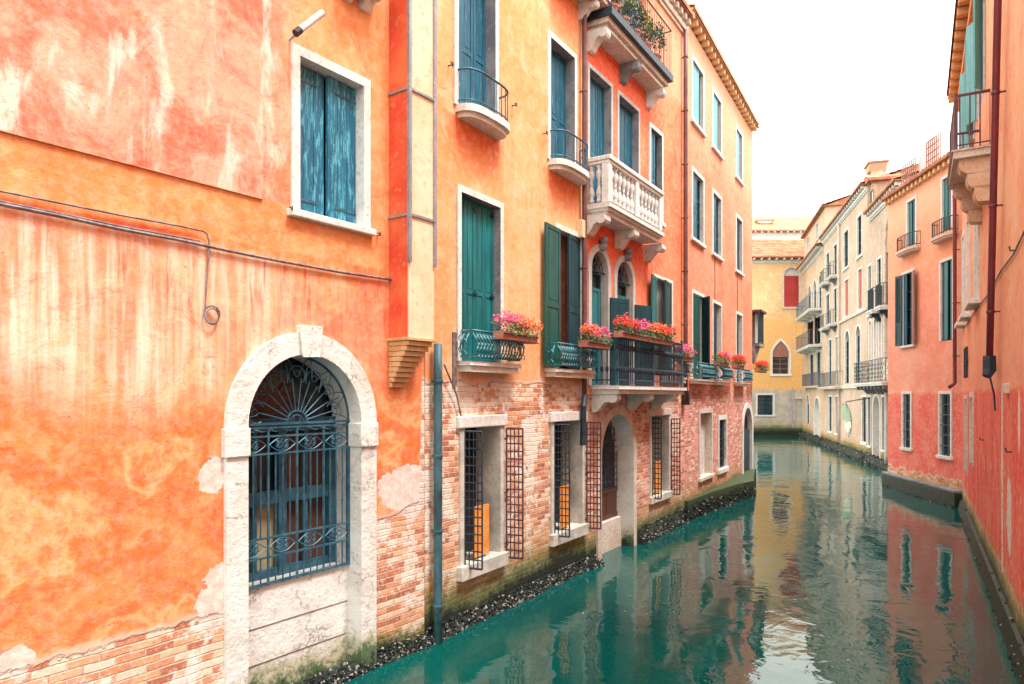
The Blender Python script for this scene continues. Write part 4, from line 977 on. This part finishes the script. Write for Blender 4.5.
# ================================================================== far end: yellow house closing the canal
FE = Facade((10.0, 56.0), (24.6, 56.0))
hE = FE.root('far_yellow_house', 'yellow house closing the far end of the canal, red shutters under a tiled roof', 'house')
args = wall_mat('pale_yellow_stucco', (.74, .48, .21), (.78, .56, .31), (.90, .78, .52), None, streak=.35, dark=(.86, .46, .12), streak_col=(.9, .8, .6), alg=.9, seed=51., mottle=.4, bs=.3)
N, P, X, c, n1, n2, n3, nf, kk = args
zz = N.math('ADD', N.z, N.math('MULTIPLY', n2, .5))
c = N.mix(N.ss(zz, 9.9, 9.1, 0, .8), c, (.85, .45, .12))
pl = N.mix(N.ss(n2, .4, .62), (.40, .40, .36), (.55, .52, .46))
c = N.mix(N.ss(zz, 3.95, 3.75), c, pl)
WEM = wall_fin((N, P, X, c, n1, n2, n3, nf, kk))
WE = Wall(FE, hE, FE.L, 14.1, WEM, depth=6)
def fe(xl, xr, yt, yb): return FE.at(xl), FE.at(xr), FE.z(xl, yb), FE.z(xl, yt)
s0, s1, z0, z1 = fe(784, 799, 268, 307); o = window(WE, s0, s1, z0, z1, .14, .15, 'rose_stone', .15, arched=True, pane='curtain', glaze=False, label='arched window with closed red shutters',
    leaves=[(1, (s1-s0)/2, 0, 'plank', 'red_wood', {'y': .08}), (-1, (s1-s0)/2, 0, 'plank', 'red_wood', {'y': .08})])
s0, s1, z0, z1 = fe(772.5, 789, 341, 374); o = window(WE, s0, s1, z0, z1-.35, .16, .2, 'white_stone', .18, arched=True, pointed=True, pane='glass', mull='pinkbrown_wood', label='ogee arched window with brown shutters')
q = MB(); q.prism([(p[0], p[1]) for p in arch(s0+.03, s1-.03, z0+1.35, z1-.35-(s1-s0)/2, 0, 14, True)], 'y', .03, .08); q.build('shutter', 'pinkbrown_wood', o)
s0, s1, z0, z1 = fe(757.5, 773, 395, 415); window(WE, s0, s1, z0, z1, .14, .2, 'white_stone', .12, grille=('iron_blue', -.01), label='wide barred ground floor window')
s0, s1, z0, z1 = fe(795, 807, 399, 420); window(WE, s0, s1, z0, z1, .12, .12, 'rose_stone', 0, pane='grey_board', glaze=False, label='blocked doorway with grey board')
s0, s1, z0, z1 = fe(794, 806, 322, 352); q = MB(); surround(q, rect(s0, s1, z0, z1), rect(s0, s1, z0, z1, .08), .02, .0); q.build('blind_window', 'rose_stone', hE)
q = MB(); q.box(0, FE.L, -.5, .0, -.7, FE.z(780, 428)); q.build('quay_ledge', 'ledge', hE, .02)
WE.build()
q = MB(); q.tube([(FE.at(792.5), -.07, 3.8), (FE.at(792.5), -.07, .6)], .05, 6); q.build('downpipe', 'grey_metal', hE)
tiles(hE, 0, FE.L+.3, 14.12, .55, 3.4, .55, 'terracotta_roof', .26, dstep=.6)
FG = Facade((8.0, 66.0), (31.0, 66.0))
hG = FG.root('pale_back_house', 'pale cream house rising behind the far yellow one, low tiled roof', 'house')
WGm = wall_fin(wall_mat('pale_cream_stucco', (.86, .80, .68), (.88, .83, .74), (.9, .86, .78), None, streak=.2, dark=(.8, .68, .52), alg=.3, seed=61., mottle=.3, bs=.2))
WG = Wall(FG, hG, FG.L, 18.6, WGm, depth=6)
s0, s1, z0, z1 = FG.at(783), FG.at(792.5), FG.z(783, 245.5), FG.z(783, 242.5); window(WG, s0, s1, z0, z1, .05, .2, sill=0)
WG.build(); tiles(hG, 0, FG.L, 18.6, .5, 3, .6, 'pale_roof', .3, dstep=.6)
chimney(hG, FG.at(768.5), -.0+1.4, 18.9, 1.0, .9, WGm)

# ================================================================== far right row
def rowF(u0px, u1px, a=8.04, t=.2686, off=0.0):
    def P(px): u = (px-CX)/FPX; Y = a/(u-t); return Vector((a+t*Y, Y))
    A, B = P(u0px), P(u1px); return Facade(A, B)
def rowmat(name, a, b_, c_, seed, zb=None, **k):
    return wall_fin(wall_mat(name, a, b_, c_, zb, streak=.4, streak_col=(.62, .52, .42), dark=(.66, .48, .34), alg=.75, seed=seed, mottle=.5, bs=.5, **k))
def q_(F, xl, xr, yt, yb): xm = (xl+xr)/2; return F.at(xl), F.at(xr), F.z(xl, yb), F.z(xl, yt)
# farthest cream house (three arches)
FA = rowF(802.5, 823.4); hA = FA.root('arcaded_cream_house', 'farthest cream house on the right bank, three arched windows over an iron balcony', 'house')
mA = rowmat('cream_stucco_far', (.50, .36, .24), (.60, .46, .34), (.70, .57, .45), 71., rag=.3, zb=.9)
WA = Wall(FA, hA, FA.L, 13.0, mA, depth=6)
for xl, yt, yb in ((808.5, 273, 300), (813.7, 270, 300), (818.9, 267, 299)): s0, s1, z0, z1 = q_(FA, xl, xl+2.7, yt, yb); window(WA, s0, s1, 9.0, 11.2, .1, .1, arched=True, sill=0)
s0, s1, _, _ = q_(FA, 808.5, 820.5, 320, 345)
for xl, xr in ((810, 813.8), (816.8, 821)):
    window(WA, FA.at(xl), FA.at(xr), 6.7, 9.0-.5, .1, .1, sill=0, leaves=[(1, .8, 20, 'plank', 'pinkbrown_wood', {'y': .02})])
    window(WA, FA.at(xl), FA.at(xr), 3.9, 6.1, .1, .1, sill=0)
window(WA, FA.at(806.7), FA.at(809.4), 1.1, 3.2, .12, .12, arched=True, sill=0)
window(WA, FA.at(814.5), FA.at(820), .35, 3.0, .15, .4, arched=True, sill=0, pane='grey_board', glaze=False, name='arched_doorway')
for z_, p_ in ((8.95, .75), (6.55, .75)):
    bal = slab(FA.at(806), FA.at(822), p_, z_-.15, z_, 'box', 'white_stone', parent=hA)
    for k in range(4): bracket(FA.at(806)+(FA.at(822)-FA.at(806))*(k+.5)/4, .15, p_*.8, z_-.152, .3, bal)
    railing(FA.at(806), FA.at(822), p_, z_, 1.0, 'box', 'iron_blue' if z_ > 8 else 'iron_far', .3, 0, False, bal, rt=.012)
bal = slab(FA.at(806), FA.at(823), .3, 3.7, 3.82, 'box', 'rose_stone', parent=hA); railing(FA.at(806), FA.at(823), .3, 3.82, .9, 'box', 'iron_far', .26, 0, False, bal, rt=.014)
WA.build(); crust(hA, 0, FA.L, 60, out=.3, base=.35, r=(.03, .06)); tiles(hA, 0, FA.L, 13.0, .5, .1, .2, 'terracotta_roof', .26, dstep=.6)
# attic standing back
FAa = rowF(803, 823.5, a=8.04+1.2); 
qa = Wall(FA, hA, FA.L, 15.6, mA, depth=6, name='attic_wall', zb=12.5)
ob = Facade(FA.P-FA.n*1.6, FA.P-FA.n*1.6+FA.d*FA.L)
for f in (.18, .62):
    window(qa, FA.L*f, FA.L*f+.85, 14.0, 15.1, .05, .2, sill=.08)
at = qa.build()
for o_ in [o for o in hA.children if o.name.startswith('window')][-2:]+[at]: o_.location.y = .12
t_ = tiles(hA, -.2, FA.L+.2, 15.5, .25, 2.6, .3, 'terracotta_roof', .26, dent=False, cornice=False, name='attic_roof'); t_.location.y = .12
# middle cream house
FB = rowF(823.5, 867.5); hB = FB.root('tall_cream_house', 'tall cream house mid row with small balconies and red curtained windows under a dentil eave', 'house')
mB = rowmat('ivory_stucco', (.50, .37, .26), (.58, .46, .36), (.70, .59, .48), 83., rag=.4, zb=.7)
WB = Wall(FB, hB, FB.L, 13.35, mB, depth=6)
def wB(W, F, xl, xr, z0, z1, **k): return window(W, F.at(xl), F.at(xr), z0, z1, .1, .10, **k)
for xl, xr, z0, z1 in ((826.5, 829.5, 10.3, 12.1), (834, 837.2, 10.3, 12.1), (844, 848.6, 10.2, 12.2), (857.5, 862, 10.2, 12.2)): wB(WB, FB, xl, xr, z0, z1, sill=.12)
for xl, xr, m in ((826.5, 829.5, None), (834, 837, None), (845, 849, 'curtain_red'), (858.5, 862.5, 'curtain_red')): wB(WB, FB, xl, xr, 7.5, 9.5, curtain=m, sill=.14)
for xl, xr in ((829, 831.8), (836, 838.6)): wB(WB, FB, xl, xr, 3.85, 6.6, sill=0)
for xl, xr in ((845.5, 849.5), (856.5, 860.5)): wB(WB, FB, xl, xr, 3.85, 6.7, sill=0, arched=True)
for xl, xr in ((829, 832), (836, 839)): wB(WB, FB, xl, xr, .95, 3.1, sill=.1)
for xl, xr in ((862.5, 866.5),): wB(WB, FB, xl, xr, .9, 3.1, sill=.15, grille=('iron_dark', .05))
for x_ in (828, 835.6): 
    for z_ in (10.2, 7.4): 
        bal = slab(FB.at(x_-2), FB.at(x_+2.6), .4, z_-.14, z_, 'box', 'white_stone', parent=hB); bracket(FB.at(x_), .3, .35, z_-.142, .3, bal, 'grey_stone'); railing(FB.at(x_-2), FB.at(x_+2.6), .4, z_, .8, 'box', 'iron_far', .26, 0, False, bal, rt=.014)
q = MB(); q.box(0, FB.L, -.08, .02, 7.28, 7.42); q.box(0, FB.L, -.1, .02, 3.55, 3.75); q.build('string_course', 'rose_stone', hB, .01)
bal = slab(FB.at(824), FB.at(843), .4, 3.55, 3.7, 'box', 'rose_stone', parent=hB); railing(FB.at(824), FB.at(843), .4, 3.7, .85, 'box', 'iron_far', .26, 0, False, bal, rt=.014)
WB.build(); pipe(hB, FB.at(840.5), -.1, .6, 13.0, .06, 'rose_stone', clamps=6)
crust(hB, 0, FB.L, 120, out=.3, base=.35, r=(.03, .06)); tiles(hB, 0, FB.L, 13.35, .32, 2.6, .28, 'terracotta_roof', .26, dstep=.5)
chimney(hB, FB.at(855), 1.0, 13.6, 1.5, .6, mB)
# nearest house of the row, partly hidden by the pink one
FC = rowF(867.5, 903); hC = FC.root('gothic_ivory_house', 'ivory house beside the pink one, row of arched windows over a long dark iron balcony', 'house')
mC = rowmat('grey_ivory_stucco', (.44, .33, .24), (.53, .42, .33), (.68, .57, .46), 97., rag=.5, zb=.8)
WC = Wall(FC, hC, FC.L, 11.75, mC, depth=6)
for xl, xr in ((869.5, 871.5), (874.5, 876.7), (879.6, 882), (885, 887.5), (891, 894)): window(WC, FC.at(xl), FC.at(xr), 3.85, 6.7, .1, .1, arched=True, pointed=False, sill=0, curtain='curtain')
for xl, xr in ((868.5, 871.5), (877.5, 881.5), (886, 889.5)): window(WC, FC.at(xl), FC.at(xr), 7.0, 9.3, .1, .1, sill=.1)
for x_ in (879.5, 887.8):
    bal = slab(FC.at(x_-3), FC.at(x_+3), .4, 6.84, 7.0, 'box', 'white_stone', parent=hC); bracket(FC.at(x_), .35, .36, 6.838, .35, bal, 'iron_dark'); railing(FC.at(x_-3), FC.at(x_+3), .4, 7.0, .95, 'box', 'iron_dark', .14, 0, False, bal, rt=.015)
bal = slab(FC.at(868), FC.at(900), .65, 3.6, 3.75, 'box', 'white_stone', parent=hC); railing(FC.at(868), FC.at(900), .65, 3.75, .95, 'box', 'iron_dark', .26, 0, True, bal, rt=.011)
for k in range(8): bracket(FC.at(868)+(FC.at(900)-FC.at(868))*(k+.5)/8, .18, .55, 3.598, .35, bal, 'grey_stone')
window(WC, FC.at(868.5), FC.at(871), .8, 3.1, .1, .1, grille=('iron_dark', .05), sill=.1)
window(WC, FC.at(873.5), FC.at(880.2), .35, 3.15, .15, .35, arched=True, sill=0, pane='grey_board', glaze=False, name='arched_doorway')
window(WC, FC.at(882.5), FC.at(885), .8, 3.1, .1, .1, sill=.1)
WC.build(); pipe(hC, FC.at(886.7, .15), -.15, .3, 3.3, .09, 'grey_board', clamps=3)
b = MB(); b.tube([(FC.at(897), -.12, 11.3), (FC.at(889), -.12, 10.2), (FC.at(888), -.12, 9.6), (FC.at(888), -.12, 4.6)], .07, 8); b.build('downpipe', 'rose_stone', hC)
crust(hC, 0, FC.L, 120, out=.3, base=.35, r=(.03, .06)); tiles(hC, FC.at(870), FC.L, 11.75, .32, 2.2, .28, 'terracotta_roof', .26, dstep=.42)
# attic block standing on the roof
x0_, x1_ = FC.at(864.5), FC.at(869.5)
b = MB(); b.box(x0_, x1_, .12, 3.6, 11.5, 13.3); b.box(x1_, x1_+.06, .12, .35, 11.5, 13.2); atc = b.build('attic', mC, hC)
b = MB(); b.prism([(x0_-.25, 13.3), (x1_+.35, 13.3), (x1_+.35, 13.42), ((x0_+x1_)/2, 13.75), (x0_-.25, 13.42)], 'y', -.1, 3.9); b.build('roof', 'terracotta_roof', atc)
b = MB(); b.box(x0_+.7, x0_+1.3, .10, .13, 11.9, 12.9); b.build('pane', 'glass', atc)
# hanging banner on the row
rt_ = FB.root('hanging_banner', 'pale green and white rolled banner hanging slantwise under the cream house balcony', 'banner')
b = MB(); s_ = FB.at(842.5, 1.2); zt_ = FB.z(842.5, 402, 1.2); zl = FB.z(850, 432, 1.2)
rings = []
for i in range(9):
    f = i/8; w_ = .3*math.sin(PI*min(1, f*.9+.08))**.8+.06; rings.append((s_+f*1.6, -1.1-.1*f, zt_-.1-f*(zt_-zl), w_))
vs = []; nn_ = 10
for (x, y, z, w_) in rings: vs += [(x+w_*.7*math.cos(2*PI*k/nn_), y+w_*.55*math.sin(2*PI*k/nn_), z+.25*math.sin(2*PI*k/nn_*2)*w_) for k in range(nn_)]
b.add(vs, [(i*nn_+k, i*nn_+(k+1) % nn_, (i+1)*nn_+(k+1) % nn_, (i+1)*nn_+k) for i in range(8) for k in range(nn_)]); b.build('cloth', 'banner_cloth', rt_)
b = MB(); b.tube([(s_-.2, .0, zt_+.2), (s_+.1, -1.1, zt_), (s_+1.7, -1.25, zl-.2)], .035, 6); b.build('pole', 'grey_metal', rt_)

# ================================================================== pink house, right
F5 = Facade((13.29, 24.75), (12.67, 19.8)); F5 = Facade((13.29+.0, 24.75), (12.70, 19.75))
h5 = F5.root('pink_house', 'pink and peach house on the right with barred ground windows and a roof terrace', 'house')
args = wall_mat('pink_stucco', (.82, .30, .20), (.84, .38, .26), (.88, .52, .40), .72, rag=.3, streak=.25, dark=(.78, .20, .12), streak_col=(.88, .55, .42), alg=.5, seed=111., mottle=.4, bs=.35)
N, P, X, c, n1, n2, n3, nf, kk = args
zz = N.math('ADD', N.z, N.math('MULTIPLY', n3, .25))
pk = N.mix(N.ss(n2, .38, .62), (.80, .12, .09), (.82, .22, .16)); pk = N.mix(N.ss(n3, .5, .75, 0, .4), pk, (.86, .36, .28)); c = N.mix(N.ss(zz, 3.45, 3.3), c, pk)
c = N.mix(N.ss(zz, 6.6, 7.6, 0, .6), c, (.88, .45, .24)); c = N.mix(N.ss(zz, 8.4, 9.6, 0, .6), c, (.90, .60, .42))
W5M = wall_fin((N, P, X, c, n1, n2, n3, nf, kk))
W5 = Wall(F5, h5, F5.L, 10.0, W5M, depth=6)
def w5(xl, xr, yt, yb, ref=None, **k):
    ref = ref or xl; return window(W5, F5.at(xl), F5.at(xr), F5.z(ref, yb), F5.z(ref, yt), .09, .12, **k)
w5(903.5, 911, 394, 447, sill=.1, grille=('iron_dark', -.02), label='left barred ground floor window')
w5(940.5, 951, 394, 455, sill=.1, grille=('iron_dark', -.02), label='right barred ground floor window')
o = w5(903.5, 914, 275, 346, sill=.08, leaves=[(1, .32, 165, 'louvre', 'dark_teal_wood', {'y': -.05}), (-1, .32, 165, 'louvre', 'pinkbrown_wood', {'y': -.05}), (1, .22, 4, 'panel', 'blue_wood', {'y': .03})], label='first floor window with brown louvred shutters open')
o = w5(941.5, 953, 263, 341, sill=.0, pane='void', glaze=False, leaves=[(1, .2, 0, 'plank', 'dark_teal_wood', {'y': .04}), (-1, .2, 0, 'plank', 'dark_teal_wood', {'y': .04}), (1, .18, 0, 'plank', 'teal_wood', {'y': .02, 'ds': .17})], label='first floor window with closed dark green shutters')
w5(908, 916, 203, 247, sill=0, pane='void', glaze=False, leaves=[(1, .22, 0, 'plank', 'teal_wood', {'y': .04}), (-1, .24, 0, 'plank', 'dark_teal_wood', {'y': .04})], label='left upper window with bowed balcony')
w5(943, 952, 180, 232, sill=0, pane='void', glaze=False, leaves=[(1, .22, 0, 'plank', 'teal_wood', {'y': .04}), (-1, .24, 0, 'plank', 'dark_teal_wood', {'y': .04})], label='right upper window with bowed balcony')
for x0_, x1_, y_ in ((897, 916, 248), (932, 953, 234)):
    z_ = F5.z((x0_+x1_)/2, y_, .25); bal = slab(F5.at(x0_, .15), F5.at(x1_, .15), .3, z_-.14, z_, 'bow', 'rose_stone', steps=((-.04, 0, .4), (0, .4, 1.)), parent=h5)
    railing(F5.at(x0_, .15), F5.at(x1_, .15), .3, z_, .45, 'bow', 'iron_dark', .11, 0, False, bal, rt=.011)
W5.build()
q = MB(); q.box(.0, F5.L, -.2, .02, -.7, .42); q.build('quay_ledge', 'ledge', h5, .02)
q = MB(); q.box(.0, F5.L, -.22, .02, .422, .5); q.build('ledge_coping', 'grey_stone', h5, .02)
crust(h5, 0, F5.L, 40, out=.22, base=.1, r=(.02, .035))
pipe(h5, F5.L-.12, -.14, 3.55, 9.6, .05, 'pipe_red', clamps=4, shoe=True)
tiles(h5, 0, F5.L, 10.05, .24, 2.0, .1, 'terracotta_roof', .22, dstep=.3, dm='roof_tile_pale', cornice=False)
# roof terrace rails
zt_ = 10.2
for (xa, xb, z0_, z1_) in ((905, 919, zt_, zt_+.6), (930, 944, zt_, zt_+.8)):
    b = MB(); s0, s1 = F5.at(xa), F5.at(xb)
    for k in range(8): x = s0+(s1-s0)*k/7; b.tube([(x, -.1, z0_), (x, -.1, z1_)], .018, 4)
    for k in range(5): z_ = z0_+(z1_-z0_)*k/4; b.tube([(s0, -.1, z_), (s1, -.1, z_)], .016, 4)
    b.build('terrace_rail', 'pinkbrown_wood', h5)
b = MB(); s_ = F5.at(922); b.box(s_-.22, s_+.22, .0, .4, 10.0, 11.3); b.build('terrace_post', mat('pale_blue_paint', (.55, .68, .74), (.7, .75, .78), 3), h5)

# ================================================================== near right house
F6 = Facade((12.70, 19.75), (12.70-.58*21.7, -1.95))
h6 = F6.root('red_house', 'nearest house on the right, faded red and peach wall with red drainpipes', 'house')
args = wall_mat('faded_red_stucco', (.85, .34, .17), (.88, .46, .26), (.88, .54, .36), .62, rag=.4, spots=[(F6.at(1009), 1.5, .3, .5), (F6.at(972), 2.2, .35, .5), (F6.at(1019), 2.9, .12, .35)], wamt=.5, streak=.4, dark=(.80, .16, .08), streak_col=(.88, .52, .36), alg=.62, seed=131., mottle=.45, bs=.5)
N, P, X, c, n1, n2, n3, nf, kk = args
zz = N.math('ADD', N.z, N.math('MULTIPLY', N.math('SUBTRACT', n2, .5), .3))
stv = N.noise(N.vmul(P, (1.1, .4, 1)), 1, 8, .68, .8)
rd = N.mix(N.ss(stv, .42, .62), (.82, .065, .05), (.87, .20, .14)); rd = N.mix(N.ss(n3, .52, .70, 0, .5), rd, (.86, .34, .26))
c = N.mix(N.ss(zz, 3.32, 3.27, 0, .96), c, rd)
c = N.mix(N.math('MULTIPLY', N.math('MULTIPLY', N.ss(zz, 5.6, 3.3), N.ss(N.z, 3.2, 3.3)), .6), c, (.86, .26, .16))
W6M = wall_fin((N, P, X, c, n1, n2, n3, nf, kk))
W6 = Wall(F6, h6, F6.L, 11.6, W6M, depth=5)
def w6(xl, xr, z0, z1, **k): return window(W6, F6.at(xl), F6.at(xr), z0, z1, .09, .12, **k)
for i, (xl, xr) in enumerate(((963, 964.8), (967.8, 970.2), (975.5, 979.5))):
    w6(xl, xr, 5.15, 7.5, sill=.1, sillout=.2, leaves=[(1, .35, 0, 'plank', 'curtain', {'y': .03})], label=('farthest', 'middle', 'nearest')[i]+' of three first floor windows with heavy sills')
w6(970, 974.5, 8.9, 11.0, sill=.1, pane='void', glaze=False, leaves=[(1, .3, 150, 'plank', 'light_blue_wood', {'y': -.03}), (-1, .3, 150, 'plank', 'light_blue_wood', {'y': -.03})], label='upper window with pale blue shutters')
o = w6(978, 984.5, 8.9, 11.0, sill=0, pane='void', glaze=False, leaves=[(1, .3, 150, 'plank', 'light_blue_wood', {'y': -.03}), (-1, .3, 150, 'plank', 'light_blue_wood', {'y': -.03})], label='balcony door with pale blue shutters')
window(W6, F6.at(965.5), F6.at(967.8), 1.2, 3.1, .1, .12, 'rose_stone', sill=0, pane='rose_stone', glaze=False, label='blocked ground floor window')
window(W6, F6.at(971), F6.at(973.5), 1.6, 3.15, .12, .12, 'rose_stone', sill=0, pane='rose_stone', glaze=False, label='bricked up narrow opening')
W6.build()
# corner balcony with stepped stone brackets
def s6(px, out=0.): return F6.at(px, out)
bz = 7.5; bo = .54; c0, c1 = s6(972), s6(972)+1.35
# place balcony so that its near end shows at x 990
s_near = s6(990.5); c1 = s_near; c0 = s_near-2.2
bal = slab(c0, c1, bo, bz-.15, bz, 'box', 'rose_stone', steps=((0, 0, .8), (.03, .8, 1.0)), parent=h6)
bal['label'] = 'projecting corner balcony on three stepped stone brackets'
for e in (c0+.25, c1-.25):
    b = MB()
    for k, (o_, zt_) in enumerate(((bo*.85, bz-.152), (bo*.62, bz-.42), (bo*.42, bz-.66))):
        pts = [(.02, zt_), (-o_, zt_), (-o_, zt_-.12), (-o_*.92, zt_-.2), (-o_*.75, zt_-.25), (.02, zt_-.275)]
        b.prism(pts, 'x', e-.15, e+.15)
    b.build('bracket', 'peach_stone', bal, .01)
b = MB(); rp = plan_path(c0+.04, c1-.04, bo-.04)
b.tube([(x, y, bz+.95) for x, y in rp], .028, 6); b.tube([(x, y, bz+.08) for x, y in rp], .014, 5)
for p_, nn in walk(rp, .15):
    b.tube([(p_.x, p_.y, bz), (p_.x, p_.y, bz+.95)], .013, 5)
for x, y in ((c0+.04, -bo+.04), (c1-.04, -bo+.04)): b.box(x-.03, x+.03, y-.03, y+.03, bz, bz+1.0)
b.build('railing', 'iron_purple', bal)
# drainpipes, wall ties, roof
pp = pipe(h6, F6.at(1003, .12), -.12, F6.z(990, 362, .12), 11.3, .048, 'pipe_red', clamps=5, lean=F6.at(989.5, .12)-F6.at(1003, .12))
z_ = F6.z(990, 362, .12); s_ = F6.at(989.5, .12)
b = MB(); b.tube([(s_, -.12, z_+.1), (s_, -.12, z_-.12), (s_+.04, -.16, z_-.22)], [.085, .09, .06], 8); b.build('pipe_sleeve', 'iron_dark', h6)
b = MB(); b.tube([(s_+.03, -.13, z_-.15), (s_+.0, -.06, z_-.5), (s_-.08, -.04, z_-.75)], .014, 5); b.build('cable', 'iron_dark', h6)
b = MB(); s0 = F6.at(966.5); z0 = F6.z(970, 361)
for k in range(3): x = s0+k*.42; b.tube([(x+(.06 if k == 1 else 0), -.04, z0-.38), (x+(.12 if k == 1 else 0), -.04, z0+.38)], .028, 5)
b.tube([(s0-.1, -.03, z0-.02), (s0+1.0, -.03, z0+.06)], .022, 5); b.build('wall_tie', 'iron_dark', h6)
b = MB(); s_ = F6.at(1002, .01); b.tube([(s_, -.0, .6), (s_+.03, -.004, 1.6), (s_-.02, -.0, 2.4), (s_, -.004, 3.3)], .014, 4); b.build('wall_joint', 'rose_stone', h6)
for px_, py_ in ((1012, 452), (984, 440), (1016, 250), (994, 300)):
    s_ = F6.at(px_); z_ = F6.z(px_, py_); b = MB(); b.tube([(s_, .02, z_), (s_, -.06, z_), (s_, -.07, z_+.05)], .012, 5); b.build('wall_hook', 'iron_dark', h6)
b = MB(); b.tube([(F6.at(1030), -.02, 5.1), (F6.at(1015), -.02, 5.0), (F6.at(1003), -.02, 5.03), (F6.at(990), -.02, 4.95), (F6.at(978), -.02, 5.0), (F6.at(966), -.02, 4.97)], .012, 5); b.build('cable', 'cable', h6)
b = MB(); s_ = F6.at(1006, .03); b.box(s_-.18, s_+.1, -.06, .02, 3.22, 3.36); b.build('stone_block', 'rose_stone', h6, .01)
tiles(h6, 0, F6.L, 11.62, .38, 3, .3, 'terracotta_roof', .24, dent=False, cornice=False)
first = None
for i in range(44):
    if first is None: b = MB(); b.box(-.09, .09, -.34, .02, -.17, 0); first = e_ = b.build('eave_bracket', 'soffit_orange', h6, .01)
    else: e_ = first.copy(); col.objects.link(e_); e_.parent = h6
    e_.location = (F6.L*(i+.5)/44, 0, 11.59)
b = MB(); b.box(0, F6.L, -.14, .02, 11.2, 11.415); b.build('cornice', 'soffit_orange', h6, .01)
b = MB(); b.prism([(.05, .3), (-.05, .26), (-.12, -.05), (-.2, -.7), (.05, -.7)], 'x', 0, F6.L); b.build('quay_ledge', 'ledge', h6)
crust(h6, 0, F6.L-3, 260, out=.08, base=.2, r=(.012, .028))

# ================================================================== flowers
def petals(b, c, rx, ry, rz, n, size, cluster=7):
    for i in range(n):
        a = random.uniform(0, 2*PI); e = random.uniform(-.4, 1); rr = random.uniform(.6, 1.0)
        p = Vector((c[0]+rx*math.cos(a)*math.sqrt(max(0, 1-e*e*.8))*rr, c[1]+ry*math.sin(a)*math.sqrt(max(0, 1-e*e*.8))*rr, c[2]+rz*e*rr))
        for k in range(cluster):
            q = p+Vector((random.gauss(0, 1), random.gauss(0, 1), random.gauss(0, 1)))*size*1.1
            u = Vector((random.gauss(0, 1), random.gauss(0, 1), random.gauss(0, 1))).normalized(); v = u.orthogonal().normalized(); s_ = size*random.uniform(.6, 1.2)
            b.add([q-u*s_-v*s_*.3, q+v*s_*.8-u*.2*s_, q+u*s_, q-v*s_*.7], [(0, 1, 2, 3)])
def flower_box(F, s0, s1, y, z, label, cols, h=.11, rz=.15, leafn=1.0):
    o = F.root('flower_box', label, 'flower box', 'flower boxes on the balcony railings')
    M_ = Matrix.Translation((0, 0, 0)); base = F.world((s0+s1)/2, y, z); o.location = base
    L = (s1-s0)/2
    q = MB(); q.prism([(-.09, h), (.09, h), (.075, 0), (-.075, 0)], 'x', -L, L); q.build('trough', 'flower_pot', o, .006)
    q = MB(); q.box(-L-.02, L+.02, -.10, -.094, h*.6, h*.6+.02); q.box(-L-.02, L+.02, -.10, .1, -.012, -.002); q.build('holder', 'iron_dark', o)
    k = max(1, round(L*2/.16)); q = MB()
    for i in range(k):
        x = -L+2*L*(i+.5)/k; petals(q, (x, -.02, h+.03), .15, .18, .17, int(30*leafn), .022, 3)
    q.build('foliage', 'leaf', o)
    for ci, cm in enumerate(cols):
        q = MB()
        for i in range(k):
            if len(cols) > 1 and random.random() < .2: continue
            if len(cols) == 2 and ((i < k/2) == (ci == 1)) and k > 1 and random.random() < .8: continue
            x = -L+2*L*(i+.5)/k+random.uniform(-.04, .04); petals(q, (x, -.03, h+.11+random.uniform(0, .06)), .13, .15, rz, 26, .018, 9)
        if q.v: q.build('blossoms', cm, o)
    return o
flower_box(F2, F2.at(498, .35), F2.at(532, .35), -.36, 3.98, 'pink and orange geraniums in a long box, nearest the camera on the yellow house', ['pink_petal', 'orange_petal'])
flower_box(F2, F2.at(583, .4), F2.at(605, .4), -.40, 4.02, 'red and pink geraniums in a box left of the large iron balcony', ['orange_petal', 'pink_petal'])
zf = 3.38
flower_box(F2, F2.at(617, .62), F2.at(643, .62), -.64, zf+.86, 'left long box of red and pink geraniums on the large iron balcony', ['red_petal', 'pink_petal'])
flower_box(F2, F2.at(645, .62), F2.at(668, .62), -.64, zf+.86, 'right long box of red geraniums on the large iron balcony', ['orange_petal', 'red_petal'])
flower_box(F2, F2.at(676, .35), F2.at(689, .35), -.36, 4.0, 'small pink flower box just left of the brown drainpipe', ['pink_petal'])
flower_box(F3, F3.at(716, .35), F3.at(725.5, .35), -.36, 4.02, 'red flower box between the first two baskets right of the drainpipe', ['red_petal', 'pink_petal'])
flower_box(F3, F3.at(734, .35), F3.at(741, .35), -.36, 4.02, 'red flower box above the arched corner doorway', ['red_petal'])
flower_box(F3, F3.at(757, .35), F3.at(764, .35), -.36, 4.02, 'last flower box, red blossoms at the far corner of the salmon house', ['red_petal'])
# potted plants on the top balcony
zf = 10.43
for i in range(7):
    px = (594, 603, 614, 625, 636, 647, 657)[i]; s_ = F2.at(px, .35); 
    lab = ('bluish green potted plant at the near end of the top balcony', 'second potted plant of the top balcony, yellow green', 'bushy potted plant third along the top balcony', 'fourth potted plant along the top balcony, middle of the row', 'fifth potted plant along the top balcony, yellowish', 'sixth potted plant along the top balcony', 'potted plant at the far end of the top balcony')[i]
    o = F2.root('potted_plant', lab, 'plant', 'plants on the top balcony'); o.location = F2.world(s_, -.30, zf-.19)
    q = MB(); q.lathe((0, 0, 0), [(.09, 0), (.13, .22), (.145, .22), (.145, .26)], 10); q.build('pot', 'flower_pot', o)
    q = MB(); q.tube([(0, 0, .2), (.02, 0, .5)], .012, 5); q.build('stem', 'brown_wood', o)
    q = MB(); petals(q, (0, 0, .6), .27, .2, .38, 190, .032, 4); q.build('foliage', 'yellow_leaf' if i % 2 else 'leaf', o)

# labels for top-level buildings done; world scale check
bpy.context.view_layer.update()
